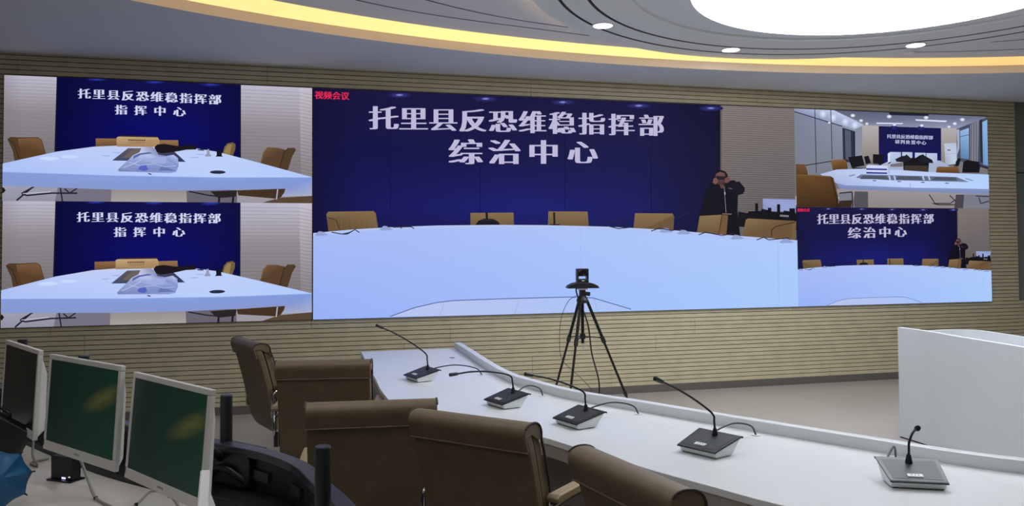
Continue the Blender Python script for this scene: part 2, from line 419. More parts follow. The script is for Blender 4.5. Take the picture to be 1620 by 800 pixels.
class Pic:
    """flat picture shown by a screen: coloured polygons laid on the screen plane"""
    def __init__(s, src, rect, y=-0.022):
        x0, z0, x1, z1 = rect
        s.rect = rect; s.H = homography(src, [(x0, z1), (x1, z1), (x1, z0), (x0, z0)])
        s.bm = bmesh.new(); s.cl = s.bm.loops.layers.float_color.new('picture_colour'); s.y = y
    def m(s, p):
        q = s.H @ np.array([p[0], p[1], 1.0]); return (q[0] / q[2], q[1] / q[2])
    def clip(s, P):
        x0, z0, x1, z1 = s.rect
        for ax, lim, sg in ((0, x0, 1), (0, x1, -1), (1, z0, 1), (1, z1, -1)):
            out = []
            for i in range(len(P)):
                a, b = P[i - 1], P[i]
                da, db = (a[0][ax] - lim) * sg, (b[0][ax] - lim) * sg
                if (da < 0) != (db < 0):
                    t = da / (da - db)
                    out.append((tuple(a[0][k] + (b[0][k] - a[0][k]) * t for k in (0, 1)), tuple(a[1][k] + (b[1][k] - a[1][k]) * t for k in range(3))))
                if db >= 0: out.append(b)
            P = out
            if len(P) < 3: return []
        return P
    def face(s, P):
        P = s.clip(P)
        if len(P) < 3: return
        try: f = s.bm.faces.new([s.bm.verts.new((q[0][0], s.y, q[0][1])) for q in P])
        except ValueError: return
        for l, q in zip(f.loops, P): l[s.cl] = (*q[1], 1)
    def up(s): s.y -= 0.00006
    def poly(s, pts, c):
        cs = [lin(c)] * len(pts) if not isinstance(c[0], (tuple, list)) else [lin(k) for k in c]
        s.face([(s.m(p), k) for p, k in zip(pts, cs)]); s.up()
    def blob(s, cx, cy, rx, ry, c, n=14):
        s.poly([(cx + rx * math.cos(2 * PI * k / n), cy + ry * math.sin(2 * PI * k / n)) for k in range(n)], c)
    def glow(s, cx, cy, rx, ry, c, bgf, n=14, rings=4):
        for r in range(rings):
            t = 1 - r / rings; k = (r + 1) / rings
            bg = bgf
            s.blob(cx, cy, rx * t, ry * t, tuple(bg[i] + (c[i] - bg[i]) * k for i in range(3)), n)
    def line(s, pts, wd, c):
        for a, b in zip(pts, pts[1:]):
            dx, dy = b[0] - a[0], b[1] - a[1]; L = math.hypot(dx, dy) or 1; nx, ny = -dy / L * wd / 2, dx / L * wd / 2
            s.face([(s.m(p), lin(c)) for p in ((a[0] + nx, a[1] + ny), (b[0] + nx, b[1] + ny), (b[0] - nx, b[1] - ny), (a[0] - nx, a[1] - ny))])
        s.up()
    def grid(s, quad, fn, nu=24, nv=16):
        """quad TL TR BR BL, fn(u, v) -> srgb"""
        def P(u, v):
            a = [quad[0][k] + (quad[1][k] - quad[0][k]) * u for k in (0, 1)]; b = [quad[3][k] + (quad[2][k] - quad[3][k]) * u for k in (0, 1)]
            return [a[k] + (b[k] - a[k]) * v for k in (0, 1)]
        for i in range(nu):
            for j in range(nv):
                s.face([(s.m(P(u, v)), lin(fn(u, v))) for u, v in ((i / nu, j / nv), ((i + 1) / nu, j / nv), ((i + 1) / nu, (j + 1) / nv), (i / nu, (j + 1) / nv))])
        s.up()
    def text(s, body, p0, p1, h, c, off=-0.010, fat=0.055, wd=None):
        """characters spread evenly from centre p0 to centre p1, h = em height in px, heavier verticals than horizontals"""
        n = len(body); wd = wd or h
        for i, ch in enumerate(body):
            t = i / (n - 1); cx, cy = p0[0] + (p1[0] - p0[0]) * t, p0[1] + (p1[1] - p0[1]) * t
            hh = h[0] + (h[1] - h[0]) * t if isinstance(h, tuple) else h
            ww = wd[0] + (wd[1] - wd[0]) * t if isinstance(wd, tuple) else wd
            vs, fs = glyph(ch, off)
            for dx in ((-fat, -fat * .5, 0, fat * .5, fat) if fat else (0,)):
                for f in fs:
                    s.face([(s.m((cx + (vs[k][0] - 0.5 + dx) * ww, cy - (vs[k][1] - 0.38) * hh)), lin(c)) for k in f])
                s.up()
    def build(s, name, parent, label):
        me = bpy.data.meshes.new(name)
        s.bm.normal_update()
        fl = [f for f in s.bm.faces if f.normal.y > 0]
        bmesh.ops.reverse_faces(s.bm, faces=fl)
        s.bm.to_mesh(me); s.bm.free(); me.materials.append(M_screen)
        o = bpy.data.objects.new(name, me); COL.objects.link(o); o.parent = parent; o['label'] = label
        return o

vw = thing('video_wall', 'huge wall-wide video screen showing five conference room pictures', 'screen', (0, 0, SCR_Z0))
def local(o):                       # pictures are drawn in room coordinates, the video wall's base is at SCR_Z0
    o.location = (0, 0, -SCR_Z0); return o
local(MB().box2((-SCR_W - .004, -0.02, SCR_Z0 - .004), (SCR_W + .004, 0.004, SCR_Z1 + .004)).build('panel_body', M_black, vw))

ZM = (SCR_Z0 + SCR_Z1) / 2; XQ = SCR_W / 2
def mix(a, b, t): t = max(0, min(1, t)); return tuple(a[i] + (b[i] - a[i]) * t for i in range(3))
CHAIR = (118, 92, 62); CHAIR_D = (78, 58, 40)
HEAD = '托里县反恐维稳指挥部'

def left_picture(p):
    # slatted side walls
    def wallc(u, v): return mix(mix((188, 184, 202), (150, 145, 150), v * 2.4), (118, 112, 116), v * 1.3 - .3)
    p.grid([(2, 118), (96, 121), (94, 262), (0, 262)], lambda u, v: mix(wallc(u, v), (110, 106, 112), .35 - u * .9), 8, 12)
    p.grid([(378, 134), (478, 138), (480, 300), (378, 300)], wallc, 8, 12)
    p.grid([(474, 138), (498, 139), (498, 300), (477, 290)], lambda u, v: mix((198, 192, 204), (136, 130, 134), v * 1.1 + u * .1), 3, 10)
    for k in range(24):
        y = 128 + k * 5.4
        p.line([(4, y), (50, y + .5), (91, y + 2.5 - k * .1)], .7, mix((150, 146, 160), (108, 102, 106), k / 22))
        y = 146 + k * 5.4
        p.line([(382, y - 4 + k * .15), (430, y - 2 + k * .1), (475, y)], .7, mix((150, 146, 154), (112, 106, 110), k / 22))
        p.line([(475, y), (495, y + 4)], .7, mix((152, 148, 156), (112, 106, 110), k / 22))
    # blue board
    def blue(u, v):
        c = mix((15, 15, 72), (9, 10, 98), min(1, v * 1.6)); c = mix(c, (8, 8, 66), max(0, v - .75) * 2.2)
        return mix(c, (7, 7, 52), abs(u - .55) ** 2 * 3)
    p.grid([(92, 121), (381, 134), (381, 250), (88, 250)], blue, 28, 16)
    p.line([(92, 121), (88, 250)], 1.6, (24, 22, 44)); p.line([(381, 134), (381, 250)], 1.8, (20, 18, 40))
    p.line([(92, 121.5), (381, 134.5)], 1.6, (22, 20, 46))
    for cx, cy in ((155, 127), (246, 131), (335, 134.5)): p.glow(cx, cy, 17, 3.4, (46, 62, 168), (15, 15, 76), rings=6)
    for x in (192, 288): p.line([(x, 127 + (x - 192) * .045), (x - 1, 232)], .6, (14, 14, 60))
    p.text(HEAD, (135, 149.8), (341, 158), 17, (206, 210, 240), wd=20.5)
    p.text('指挥中心', (193, 174.8), (285, 177.3), 16.5, (206, 210, 240), wd=20)
    # chairs behind the table
    p.poly([(153, 220), (190, 220), (190, 233), (153, 234)], [(142, 104, 70)] * 2 + [(96, 70, 50)] * 2)
    p.poly([(250, 222), (283, 222), (284, 238), (250, 238)], [(150, 112, 74)] * 2 + [(104, 76, 52)] * 2)
    p.poly([(191, 215), (251, 216), (253, 222), (191, 220)], (52, 34, 42))
    p.poly([(353, 243), (356, 232), (361, 226.5), (369, 225), (373.5, 228), (373, 236), (369, 246.5), (354, 244)], (112, 92, 58))
    p.poly([(355, 243), (358, 233), (362, 228.5), (368, 228), (364, 246)], (146, 124, 82))
    # left chair, right chair
    p.poly([(13.5, 222), (18, 218.5), (40, 219), (62, 218.5), (68, 223), (75, 246), (76, 258), (26, 262), (22, 240)], CHAIR_D)
    p.poly([(30, 221), (62, 219.5), (67, 224), (74, 246), (38, 253), (33, 236)], [(119, 88, 59)] * 3 + [(88, 62, 40)] * 3)
    p.line([(15, 222), (24, 229), (32, 252)], 1.3, (52, 37, 27))
    p.poly([(412, 262), (417, 240), (424, 232.5), (440, 233), (452, 236), (441, 268), (412, 258)], [(113, 84, 57)] * 4 + [(86, 63, 44)] * 3)
    p.poly([(441, 268), (451, 238), (457, 233.5), (466, 233), (469, 236), (463, 246), (456, 268)], CHAIR_D)
    p.line([(442, 268), (450, 240), (457, 233)], 1.2, (47, 33, 25))
    # floor and furniture under the table
    p.grid([(0, 285), (498, 285), (498, 322), (0, 322)], lambda u, v: mix(mix((164, 162, 182), (140, 142, 160), v), (158, 152, 158), u), 16, 4)
    p.poly([(178, 296), (296, 296), (297, 322), (177, 322)], [(142, 136, 134), (142, 136, 134), (168, 162, 160), (168, 162, 160)])
    p.poly([(94, 294), (178, 296), (177, 322), (88, 322)], (116, 112, 128))
    p.poly([(296, 296), (376, 300), (376, 322), (297, 322)], (102, 98, 110))
    for pts, wd in (([(56, 296), (36, 307), (44, 310), (84, 306), (124, 306)], 2.4), ([(52, 298), (28, 318)], 2.6), ([(97, 296), (101, 322)], 2.2),
                    ([(104, 299), (112, 306), (124, 298)], 2), ([(300, 302), (330, 308), (350, 310)], 2)):
        p.line(pts, wd, (34, 32, 42))
    p.line([(38, 307), (82, 304)], 1, (196, 198, 212))
    p.poly([(0, 296), (8, 298), (11, 302), (8, 306), (0, 308)], (30, 24, 26))
    p.poly([(334, 302), (376, 300), (374, 310), (352, 312), (344, 311)], (40, 34, 36))
    p.poly([(376, 300), (452, 297), (449, 308), (440, 313), (378, 308)], (66, 48, 34))
    p.poly([(420, 318), (444, 311), (494, 308), (494, 322), (410, 322)], (86, 68, 52))
    for x in (348, 370): p.line([(x, 310), (x - 1, 322)], 3.2, (26, 24, 32))
    p.line([(440, 298), (438, 314)], 2, (170, 170, 182))
    # white conference table
    top = [(2, 261), (92, 241), (150, 233), (190, 231), (300, 233), (345, 240), (412, 257), (495, 279), (350, 280), (190, 278), (2, 273)]
    p.poly(top, [(170, 190, 238), (186, 202, 248), (196, 204, 240), (196, 204, 236), (196, 206, 240), (190, 206, 248), (182, 202, 250), (176, 200, 248), (186, 206, 252), (182, 204, 252), (170, 192, 244)])
    p.poly([(2, 273), (190, 278), (350, 280), (495, 279), (496, 308), (446, 309), (455, 297), (300, 301), (180, 300), (2, 295)],
           [(132, 154, 216), (134, 158, 220), (130, 156, 222), (126, 152, 218), (168, 174, 202), (164, 168, 196), (134, 150, 208), (136, 152, 208), (138, 156, 210), (134, 152, 206)])
    p.line([(2, 273.4), (190, 278.4), (350, 280.4), (495, 279.4)], .9, (148, 170, 228))
    for q in ((80, 252, 16, 3), (112, 249, 14, 2.6)): p.blob(*q, (200, 216, 252))
    # dark trough down the middle, box, bags
    p.poly([(204, 235), (262, 235), (277, 240), (295, 256), (179, 254.5)], [(96, 88, 92), (88, 80, 84), (60, 62, 84), (44, 56, 96), (70, 76, 104)])
    p.poly([(213, 235), (240, 235), (228, 250), (196, 250)], (106, 96, 94))
    p.poly([(186, 218.5), (189, 217), (251, 218), (254, 223), (253, 233), (186, 232.5)], [(184, 152, 112), (196, 166, 124), (190, 160, 120), (176, 142, 102), (168, 134, 94), (158, 126, 90)])
    for k in range(9): p.line([(204.6 + k * 3.05, 222.3 + k * .05), (207 + k * 3.05, 222.4 + k * .05)], 2.6, (108, 86, 62))
    p.line([(206, 226), (231, 226.5)], .8, (126, 102, 74))
    p.poly([(246, 233), (250, 229), (262, 228), (280, 231), (311, 230), (312, 236.5), (296, 237), (280, 240), (258, 243), (247, 240)], (26, 22, 28))
    bag = [(188, 269), (193, 264), (206, 252), (212, 246), (222, 241.5), (226, 233.5), (240, 232), (247, 236), (252, 245), (264, 247), (276, 245), (283, 250), (284, 262), (280, 272), (270, 273.5), (215, 272), (190, 271.5)]
    p.poly(bag, [(130, 142, 190), (140, 154, 202), (150, 164, 212), (170, 184, 226), (196, 206, 240), (190, 196, 226), (150, 148, 176), (150, 152, 186), (132, 144, 192), (150, 164, 214), (180, 194, 236), (150, 164, 214), (130, 146, 204), (140, 156, 214), (122, 138, 200), (124, 136, 190), (112, 122, 162)])
    p.poly([(213, 247), (222, 243), (238, 241), (243, 243), (224, 245.5), (212, 252)], (92, 104, 168))
    p.poly([(220, 268), (224, 261), (232, 260), (236, 268), (230, 271)], (84, 100, 190))
    p.poly([(250, 248), (266, 249), (262, 259), (244, 258), (228, 255)], (158, 172, 222))
    p.poly([(252, 270), (258, 262), (280, 270)], (104, 118, 172))
    p.line([(206, 257), (222, 262), (246, 259), (262, 264), (280, 262)], 1, (178, 190, 234)); p.line([(196, 266), (214, 259), (226, 252)], .9, (188, 200, 240))
    p.line([(236, 274.5), (241, 276)], 1.6, (40, 44, 70))
    p.blob(345.5, 271.8, 12.6, 2.7, (24, 26, 44)); p.blob(345.5, 271.2, 11.6, 2.1, (40, 44, 66))
    p.poly([(325, 246), (328, 243), (329, 236), (332, 236), (333, 243), (336, 246), (334, 247.5), (326, 247.5)], (150, 152, 180))
    p.poly([(343.5, 237), (352, 238), (352, 246), (354, 247.5), (342, 247.5), (344, 245)], (20, 20, 34))
    p.poly([(312, 236), (324, 236), (324, 238.5), (316, 238)], (60, 62, 90))
    for x, y in ((163, 247), (180, 242), (303, 249), (312, 244)): p.line([(x, y), (x + 12, y + .3)], 1, (150, 164, 214))

def centre_picture(p):
    def navy(u, v):
        c = mix((24, 20, 62), (16, 18, 74), v * 2); c = mix(c, (24, 26, 112), max(0, 1 - abs(v - .78) / .32) * max(0, 1 - abs(u - .5) / .62))
        c = mix(c, (20, 20, 62), max(0, v - .86) * 6); return mix(c, (14, 12, 44), max(0, .12 - u) * 5 + max(0, u - .80) * 4.5)
    p.grid([(494, 138), (1142, 165.5), (1142, 380), (494, 380)], navy, 44, 24)
    p.grid([(1139, 165), (1262, 171), (1262, 380), (1139, 380)], lambda u, v: mix((134, 124, 122), (96, 90, 92), v * .8 + u * .15), 8, 12)
    for k in range(52):
        y = 169 + k * 3.45
        p.line([(1143, y), (1256, y + 5 - k * .05)], .8, mix((92, 86, 86), (70, 66, 68), k / 52))
    p.line([(1140.5, 166), (1140, 340)], 3, (104, 92, 84)); p.line([(1138.5, 166), (1138, 340)], 1.4, (20, 18, 40))
    for cx, cy in ((632, 151), (768, 157), (890, 162.5), (1010, 168), (1124, 172)):
        p.glow(cx, cy, 20, 4.5, (60, 62, 138), (24, 21, 68), rings=7); p.glow(cx, cy - .4, 6, 1.7, (136, 148, 212), (72, 76, 156), rings=3)
    for x in (618, 760, 894, 1030): p.line([(x, 149 + (x - 618) * .043), (x - 1, 345)], .9, (14, 14, 48))
    for y in (237,): p.line([(500, y - 2), (1136, y + 6)], .7, (16, 16, 60))
    p.text(HEAD, (607, 187), (1029.5, 199), (41, 37.5), (190, 184, 216), wd=(47, 41))
    p.text('综治中心', (736, 241), (920.5, 241.5), (44, 40.5), (190, 184, 216), wd=(54, 48))
    p.text('视频会议', (505, 150.8), (546, 152.3), 13.6, (226, 44, 84), off=.0, fat=.03)
    # person holding a phone in front of the face (flat, on the screen)
    p.poly([(1106, 340), (1115, 304), (1126, 288), (1150, 292), (1168, 288), (1177, 299), (1174, 308), (1166, 310), (1165, 336), (1170, 380), (1108, 380)], (15, 13, 24))
    p.poly([(1137, 288), (1160, 286), (1175, 298), (1177, 304), (1168, 309), (1158, 308), (1150, 300)], (20, 18, 28))
    p.poly([(1126, 288), (1127, 280), (1131, 274), (1139, 270), (1146, 272), (1150, 278), (1149, 290), (1143, 295), (1134, 294)], (26, 18, 22))
    p.poly([(1131, 276), (1138, 273), (1145, 275), (1147, 283), (1146, 291), (1140, 295), (1133, 292), (1130, 283)], [(104, 70, 68), (118, 82, 78), (106, 72, 70), (86, 56, 56), (74, 48, 50), (66, 42, 44), (72, 46, 48), (86, 56, 56)])
    p.poly([(1131, 279.5), (1147, 280.5), (1147, 286), (1131, 285.5)], (40, 30, 36))
    p.poly([(1126, 290), (1127, 284), (1131, 282), (1134, 285), (1134, 290), (1130, 293)], (118, 84, 78))
    p.poly([(1145, 284), (1150, 280), (1154, 283), (1153, 288), (1148, 291), (1145, 289)], (112, 78, 74))
    for k in range(3):
        p.line([(1127 + k * .6, 285 + k * 2.2), (1132.5, 284.5 + k * 2.2)], .6, (100, 66, 62)); p.line([(1147, 283.5 + k * 2), (1152.6, 283 + k * 2)], .6, (98, 64, 62))
    p.poly([(1137, 293), (1144, 294), (1143, 300), (1139, 299)], (96, 64, 62))
    p.line([(1144.4, 296), (1145, 312), (1147, 338)], 1, (120, 118, 130)); p.line([(1145, 305), (1145.3, 309)], 1.8, (176, 180, 196))
    p.line([(1151, 299), (1157, 300)], 1.3, (92, 92, 116)); p.line([(1141, 339.6), (1156, 340.2)], 1.6, (120, 104, 88))
    p.poly([(1166, 336), (1190, 340), (1262, 344), (1262, 366), (1166, 360)], (18, 16, 24))
    # console in the picture
    p.poly([(1205, 315.5), (1257, 317), (1257, 337), (1205.5, 335)], [(148, 158, 206), (142, 154, 204), (150, 162, 214), (134, 144, 190)])
    p.poly([(1257, 311), (1264, 312), (1264, 326), (1257, 326)], (176, 174, 196))
    p.poly([(1182, 336), (1196, 335), (1257, 339), (1262, 348), (1180, 346)], (16, 14, 20))
    for x0, y0, x1, y1 in ((1193, 323, 1197.5, 340), (1227.5, 324.5, 1232.5, 344), (1213, 330, 1218.5, 342), (1247, 331, 1256, 343)): p.poly([(x0, y0), (x1, y0), (x1, y1), (x0, y1)], (14, 12, 18))
    for a, b in (((1203, 333), (1216, 336)), ((1196, 337), (1206, 336)), ((1218, 339), (1232, 341)), ((1238, 336), (1252, 338)), ((1230, 341), (1240, 338))): p.line([a, b], 3.2, (14, 12, 18))
    p.poly([(1232, 341), (1246, 342), (1246, 345), (1232, 344)], (120, 122, 140))
    # chairs along the far edge of the table
    def chair(pts, c=(122, 99, 66), pleats=0):
        p.poly(pts, [mix(c, (255, 230, 190), .07)] * (len(pts) // 2) + [mix(c, (60, 40, 30), .28)] * (len(pts) - len(pts) // 2))
    chair([(516, 340), (519, 336), (590, 335), (594, 338), (599, 372), (520, 374), (517, 350)])
    chair([(743, 338), (811, 337.5), (812, 362), (743, 362)])
    chair([(866, 335.5), (928, 336), (930, 362), (865, 362)])
    chair([(1003, 338.5), (1062, 339), (1065, 344), (1063, 372), (999, 372)])
    chair([(1105, 343), (1140, 341), (1136, 373), (1100, 372)])
    p.poly([(1141, 341), (1150, 342), (1147, 374), (1136, 373)], (112, 84, 56))
    chair([(1178, 349), (1182, 347), (1256, 351), (1252, 384), (1172, 378)])
    p.poly([(1252, 352), (1258, 352), (1256, 384), (1250, 384)], (118, 90, 60))
    for x in range(530, 594, 9): p.line([(x, 339), (x + 1, 362)], .7, (128, 98, 66))
    for x in (757, 771, 785, 799, 880, 894, 908, 1018, 1032, 1046): p.line([(x, 341), (x, 357)], .6, (130, 100, 68))
    p.line([(518, 345), (531, 349), (537, 364)], 1.3, (66, 48, 36)); p.line([(1140, 342), (1135, 372)], 1, (70, 50, 38))
    for pts in ([(600, 319), (612, 327), (628, 350)], [(955, 356), (990, 345), (998, 341)], [(1064, 348), (1106, 330)]): p.line(pts, .8, (40, 40, 74))
    # microphones and their wires
    p.poly([(750, 358), (755, 351), (764, 347), (779, 347.5), (787, 352), (790, 358)], (20, 20, 28)); p.line([(769, 349), (768.5, 337)], 3.6, (28, 22, 24)); p.line([(760, 349), (782, 349.5)], 1, (52, 52, 66))
    p.line([(875.5, 357), (875, 337)], 3, (26, 20, 22)); p.line([(868, 357), (884, 357)], 2, (34, 28, 30))
    # white table
    edge = [(494, 370), (520, 367.5), (560, 364), (620, 360.5), (690, 358), (780, 357), (860, 357.5), (960, 360), (1060, 365.5), (1150, 373.5), (1262, 382)]
    def tint(x, v):
        t = (x - 494) / 766
        return mix(mix((168, 186, 246), (174, 202, 250), t), mix((150, 176, 246), (166, 200, 252), t), v)
    for (a, b) in zip(edge, edge[1:]):
        N = 8
        for k in range(N):
            v0, v1 = k / N, (k + 1) / N
            def Q(pt, v): return (pt[0], pt[1] + (515 - pt[1]) * v)
            p.face([(p.m(Q(a, v0)), lin(tint(a[0], v0))), (p.m(Q(b, v0)), lin(tint(b[0], v0))), (p.m(Q(b, v1)), lin(tint(b[0], v1))), (p.m(Q(a, v1)), lin(tint(a[0], v1)))])
    p.up()
    for k in range(len(edge) - 1):
        a, b = edge[k], edge[k + 1]; p.poly([a, b, (b[0], b[1] + 5), (a[0], a[1] + 5)], [(186, 200, 240)] * 2 + [(168, 190, 244)] * 2)
    for x in (713, 916, 1229): p.line([(x, 362 if x < 1000 else 384), (x, 500)], .9, (160, 186, 240))
    for x, y in ((506, 371), (608, 362.5), (1050, 366), (1078, 369), (1162, 377), (1240, 383)):
        p.poly([(x - 9, y + 2), (x - 2, y - 4), (x + 4, y - 3.4), (x + 13, y + 1.5), (x + 9, y + 3), (x - 6, y + 3.4)], (146, 160, 208))
    for pts in ([(524, 368.5), (541, 371.5), (552, 369), (561, 364.5), (568, 369)], [(541, 371.5), (549, 371.5), (558, 366)], [(612, 360), (650, 360), (654, 363)], [(633, 363), (635, 360)],
                [(962, 359.5), (976, 363), (996, 361)], [(1028, 367), (1042, 362), (1060, 366), (1076, 364)], [(1103, 373), (1114, 369), (1140, 374), (1160, 371)], [(1195, 381), (1206, 377), (1214, 381), (1246, 378)]):
        p.line(pts, 1.5, (36, 40, 62))
    p.poly([(621, 359.5), (650, 358.5), (651, 360.5), (621, 361.5)], (40, 40, 64))
    p.line([(1256, 353), (1224, 360), (1218, 366), (1219, 376)], 1.3, (52, 38, 30))
    # floor at the foot of the table
    fl_ = [(616, 502), (655, 488), (690, 480), (716, 477), (800, 474), (900, 471.5), (936, 473), (996, 491), (996, 500)]
    p.poly(fl_, [(184, 196, 238)] * 3 + [(180, 194, 238)] * 3 + [(170, 194, 244)] * 3); p.line(fl_[:-1], 1.5, (92, 110, 164))
    for a, b in (((819, 474), (812, 500)), ((702, 479), (694, 500)), ((936, 473), (946, 500))): p.line([a, b], .7, (150, 166, 214))

def office_picture(p):
    p.grid([(1256, 170), (1562, 183), (1562, 332), (1256, 332)], lambda u, v: mix((132, 132, 140), (108, 104, 104), v), 10, 8)
    p.poly([(1312, 172), (1562, 183), (1562, 196), (1510, 204), (1387, 200), (1362, 193)], [(86, 92, 116), (104, 110, 132), (112, 116, 136), (150, 156, 184), (146, 152, 182), (112, 118, 142)])
    # left panelled wall
    p.grid([(1256, 172), (1364, 196), (1364, 264), (1256, 282)], lambda u, v: mix(mix((120, 130, 152), (150, 158, 180), u), (120, 124, 136), v), 10, 8)
    p.poly([(1257, 171), (1318, 174), (1365, 197), (1365, 208), (1257, 177)], [(150, 160, 190), (196, 206, 238), (178, 190, 226), (170, 182, 216), (130, 140, 168)])
    for cx in (1302, 1318, 1337, 1352): p.glow(cx, 180 + (cx - 1302) * .35, 6, 7, (216, 226, 252), (168, 178, 206), rings=4)
    p.line([(1257, 177), (1332, 200)], 1.4, (44, 48, 64)); p.line([(1289, 172), (1291, 274)], 1.2, (48, 52, 68)); p.line([(1314, 174), (1316, 252)], 1.2, (52, 56, 72))
    p.line([(1268, 263), (1316, 255)], 1.5, (44, 46, 58))
    p.poly([(1332, 202), (1352, 208), (1352, 258), (1333, 256)], (44, 50, 70)); p.poly([(1336, 205), (1345, 208), (1346, 254), (1337, 252)], (84, 90, 110)); p.line([(1350.5, 210), (1351, 256)], 1.4, (22, 26, 52))
    p.poly([(1352, 204), (1364, 199), (1364, 256), (1353, 256)], (136, 142, 158))
    # back wall, blue board
    p.grid([(1363, 198), (1390, 199), (1390, 252), (1363, 256)], lambda u, v: mix((178, 174, 176), (140, 130, 122), v), 3, 6)
    p.grid([(1486, 202), (1512, 203), (1512, 262), (1486, 262)], lambda u, v: mix((176, 172, 174), (136, 130, 126), v), 3, 6)
    p.grid([(1389, 199.5), (1487, 202.5), (1487, 262), (1389, 262)], lambda u, v: mix((22, 24, 72), (20, 22, 84), v), 6, 6)
    for cx, cy in ((1413, 202), (1455, 203)): p.glow(cx, cy, 6, 3.5, (40, 46, 130), (22, 24, 76), rings=5)
    p.text(HEAD, (1405.5, 215.6), (1470.5, 217.6), 6.8, (190, 198, 232), off=0, fat=.03, wd=7.4)
    p.text('研判处置中心', (1418, 224.2), (1459.5, 225.8), 6.8, (190, 198, 232), off=0, fat=.03, wd=7.4)
    # ceiling lamps and slot
    p.poly([(1405, 178), (1468, 180), (1466, 183.5), (1406, 182)], (30, 34, 50))
    p.poly([(1385, 194), (1427, 194.7), (1426, 196.4), (1385, 196)], (216, 222, 246)); p.poly([(1446, 188.6), (1496, 190.6), (1494, 193), (1447, 191)], (216, 222, 246))
    for cx, cy, r in ((1348, 183, 2.2), (1361, 191, 1.9), (1370, 196, 1.7), (1405, 184.5, 2.3), (1463, 186, 2.3), (1520, 189, 2.3), (1508, 195.5, 2), (1499, 200.5, 1.7), (1413, 197.3, 1.9), (1456, 198.6, 1.9), (1311, 194.5, 1.4)):
        p.glow(cx, cy, r * 1.7, r * 1.25, (246, 248, 255), (150, 156, 184), rings=3)
    # windows and curtains on the right
    p.poly([(1510, 204), (1562, 184), (1562, 268), (1512, 254)], (70, 78, 96))
    p.poly([(1516, 207), (1530, 202), (1530, 252), (1517, 250)], [(140, 176, 220), (150, 186, 228), (96, 132, 176), (90, 126, 170)]); p.line([(1516, 216), (1530, 213)], 1, (70, 80, 104))
    p.poly([(1551, 193), (1559, 189), (1560, 262), (1552, 260)], [(136, 176, 222), (140, 180, 226), (120, 160, 206), (104, 142, 190)])
    p.poly([(1532, 197), (1546, 190), (1544, 256), (1532, 256)], (128, 128, 142)); 
    for x in (1534, 1538, 1542): p.line([(x, 196 - (x - 1534) * .4), (x - .5, 256)], 1.4, (92, 92, 108))
    p.poly([(1510, 205), (1515, 204), (1515, 235), (1511, 246), (1512, 226)], (168, 172, 192)); p.poly([(1547, 190), (1551, 188), (1552, 258), (1548, 256)], (40, 46, 64))
    # air conditioner
    p.poly([(1491, 227), (1510, 226), (1511, 260), (1493, 262)], [(186, 196, 212), (176, 192, 214), (190, 208, 230), (160, 168, 180)]); p.line([(1496, 237.2), (1501, 237.4)], 1.4, (44, 50, 66)); p.line([(1492, 244), (1510, 243)], .5, (150, 158, 172))
    # monitors and clutter on the far desk
    p.poly([(1400, 262), (1412, 254), (1484, 254), (1500, 262), (1500, 276), (1396, 274)], (164, 176, 206))
    for x0, x1, y in ((1406, 1423, 240.5), (1425, 1441, 240.6), (1445, 1462, 241.6), (1463, 1480, 242.2)): p.poly([(x0, y), (x1, y + .3), (x1, y + 16), (x0, y + 16)], [(190, 202, 232), (180, 194, 228), (168, 182, 218), (176, 190, 222)])
    p.poly([(1402.5, 243), (1406, 241), (1406, 256), (1402.5, 258)], (214, 224, 246))
    p.poly([(1427, 272), (1426, 250), (1432, 244), (1436, 250), (1446, 250), (1452, 246), (1458, 244), (1464, 252), (1467, 258), (1466, 273)], (24, 22, 26))
    p.poly([(1414, 252), (1424, 247), (1434, 246), (1440, 252), (1430, 257), (1416, 256)], (34, 34, 44)); p.poly([(1450, 252), (1458, 245), (1472, 253), (1474, 258), (1456, 258)], (30, 30, 38))
    p.poly([(1429, 262), (1465, 262), (1466, 273), (1428, 272)], (62, 54, 46))
    p.poly([(1407, 260), (1426, 257), (1426, 264), (1406, 264)], (120, 110, 112)); p.poly([(1390, 262), (1402, 256), (1404, 262)], (176, 182, 200))
    # black office chairs
    for pts in ([(1340, 249), (1362, 246), (1366, 262), (1346, 266)], [(1365, 248), (1372, 246.5), (1376, 258), (1368, 260)], [(1379, 244), (1396, 245), (1394, 260), (1379, 259)],
                [(1509, 256), (1513, 250), (1517, 251), (1514, 262), (1508, 264)], [(1521, 256), (1527, 253), (1546, 256), (1545, 273), (1519, 273)], [(1538, 258), (1548, 260), (1546, 273), (1536, 273)]):
        p.poly(pts, (22, 22, 28))
    p.line([(1346, 266), (1380, 268)], 2, (34, 34, 40)); p.line([(1497, 262), (1508, 260), (1506, 264)], 1.3, (40, 42, 54)); p.line([(1546, 262), (1560, 266)], 3, (40, 42, 52))
    # tan chairs behind the table
    p.poly([(1313, 256), (1317, 253.5), (1334, 252.5), (1338, 256), (1340, 270), (1317, 271)], [(129, 92, 49), (134, 97, 55), (129, 92, 52), (115, 80, 44), (83, 56, 31), (77, 52, 30)])
    p.poly([(1257, 260), (1272, 260.5), (1276, 270), (1278, 282), (1257, 284)], [(105, 75, 46), (112, 80, 49), (100, 71, 43), (69, 48, 30), (69, 48, 30)])
    p.poly([(1479, 265), (1482, 263.5), (1513, 264), (1515, 274), (1478, 273)], [(126, 90, 53), (129, 93, 56), (126, 90, 53), (89, 62, 37), (89, 62, 37)])
    # table
    p.poly([(1296, 276), (1322, 268.5), (1368, 267), (1404, 268), (1480, 273), (1562, 276), (1562, 299), (1438, 297), (1336, 293), (1322, 290)],
           [(176, 188, 224), (186, 198, 234), (186, 198, 234), (188, 200, 236), (190, 206, 246), (176, 206, 250), (180, 208, 252), (190, 210, 252), (180, 196, 238), (166, 182, 222)])
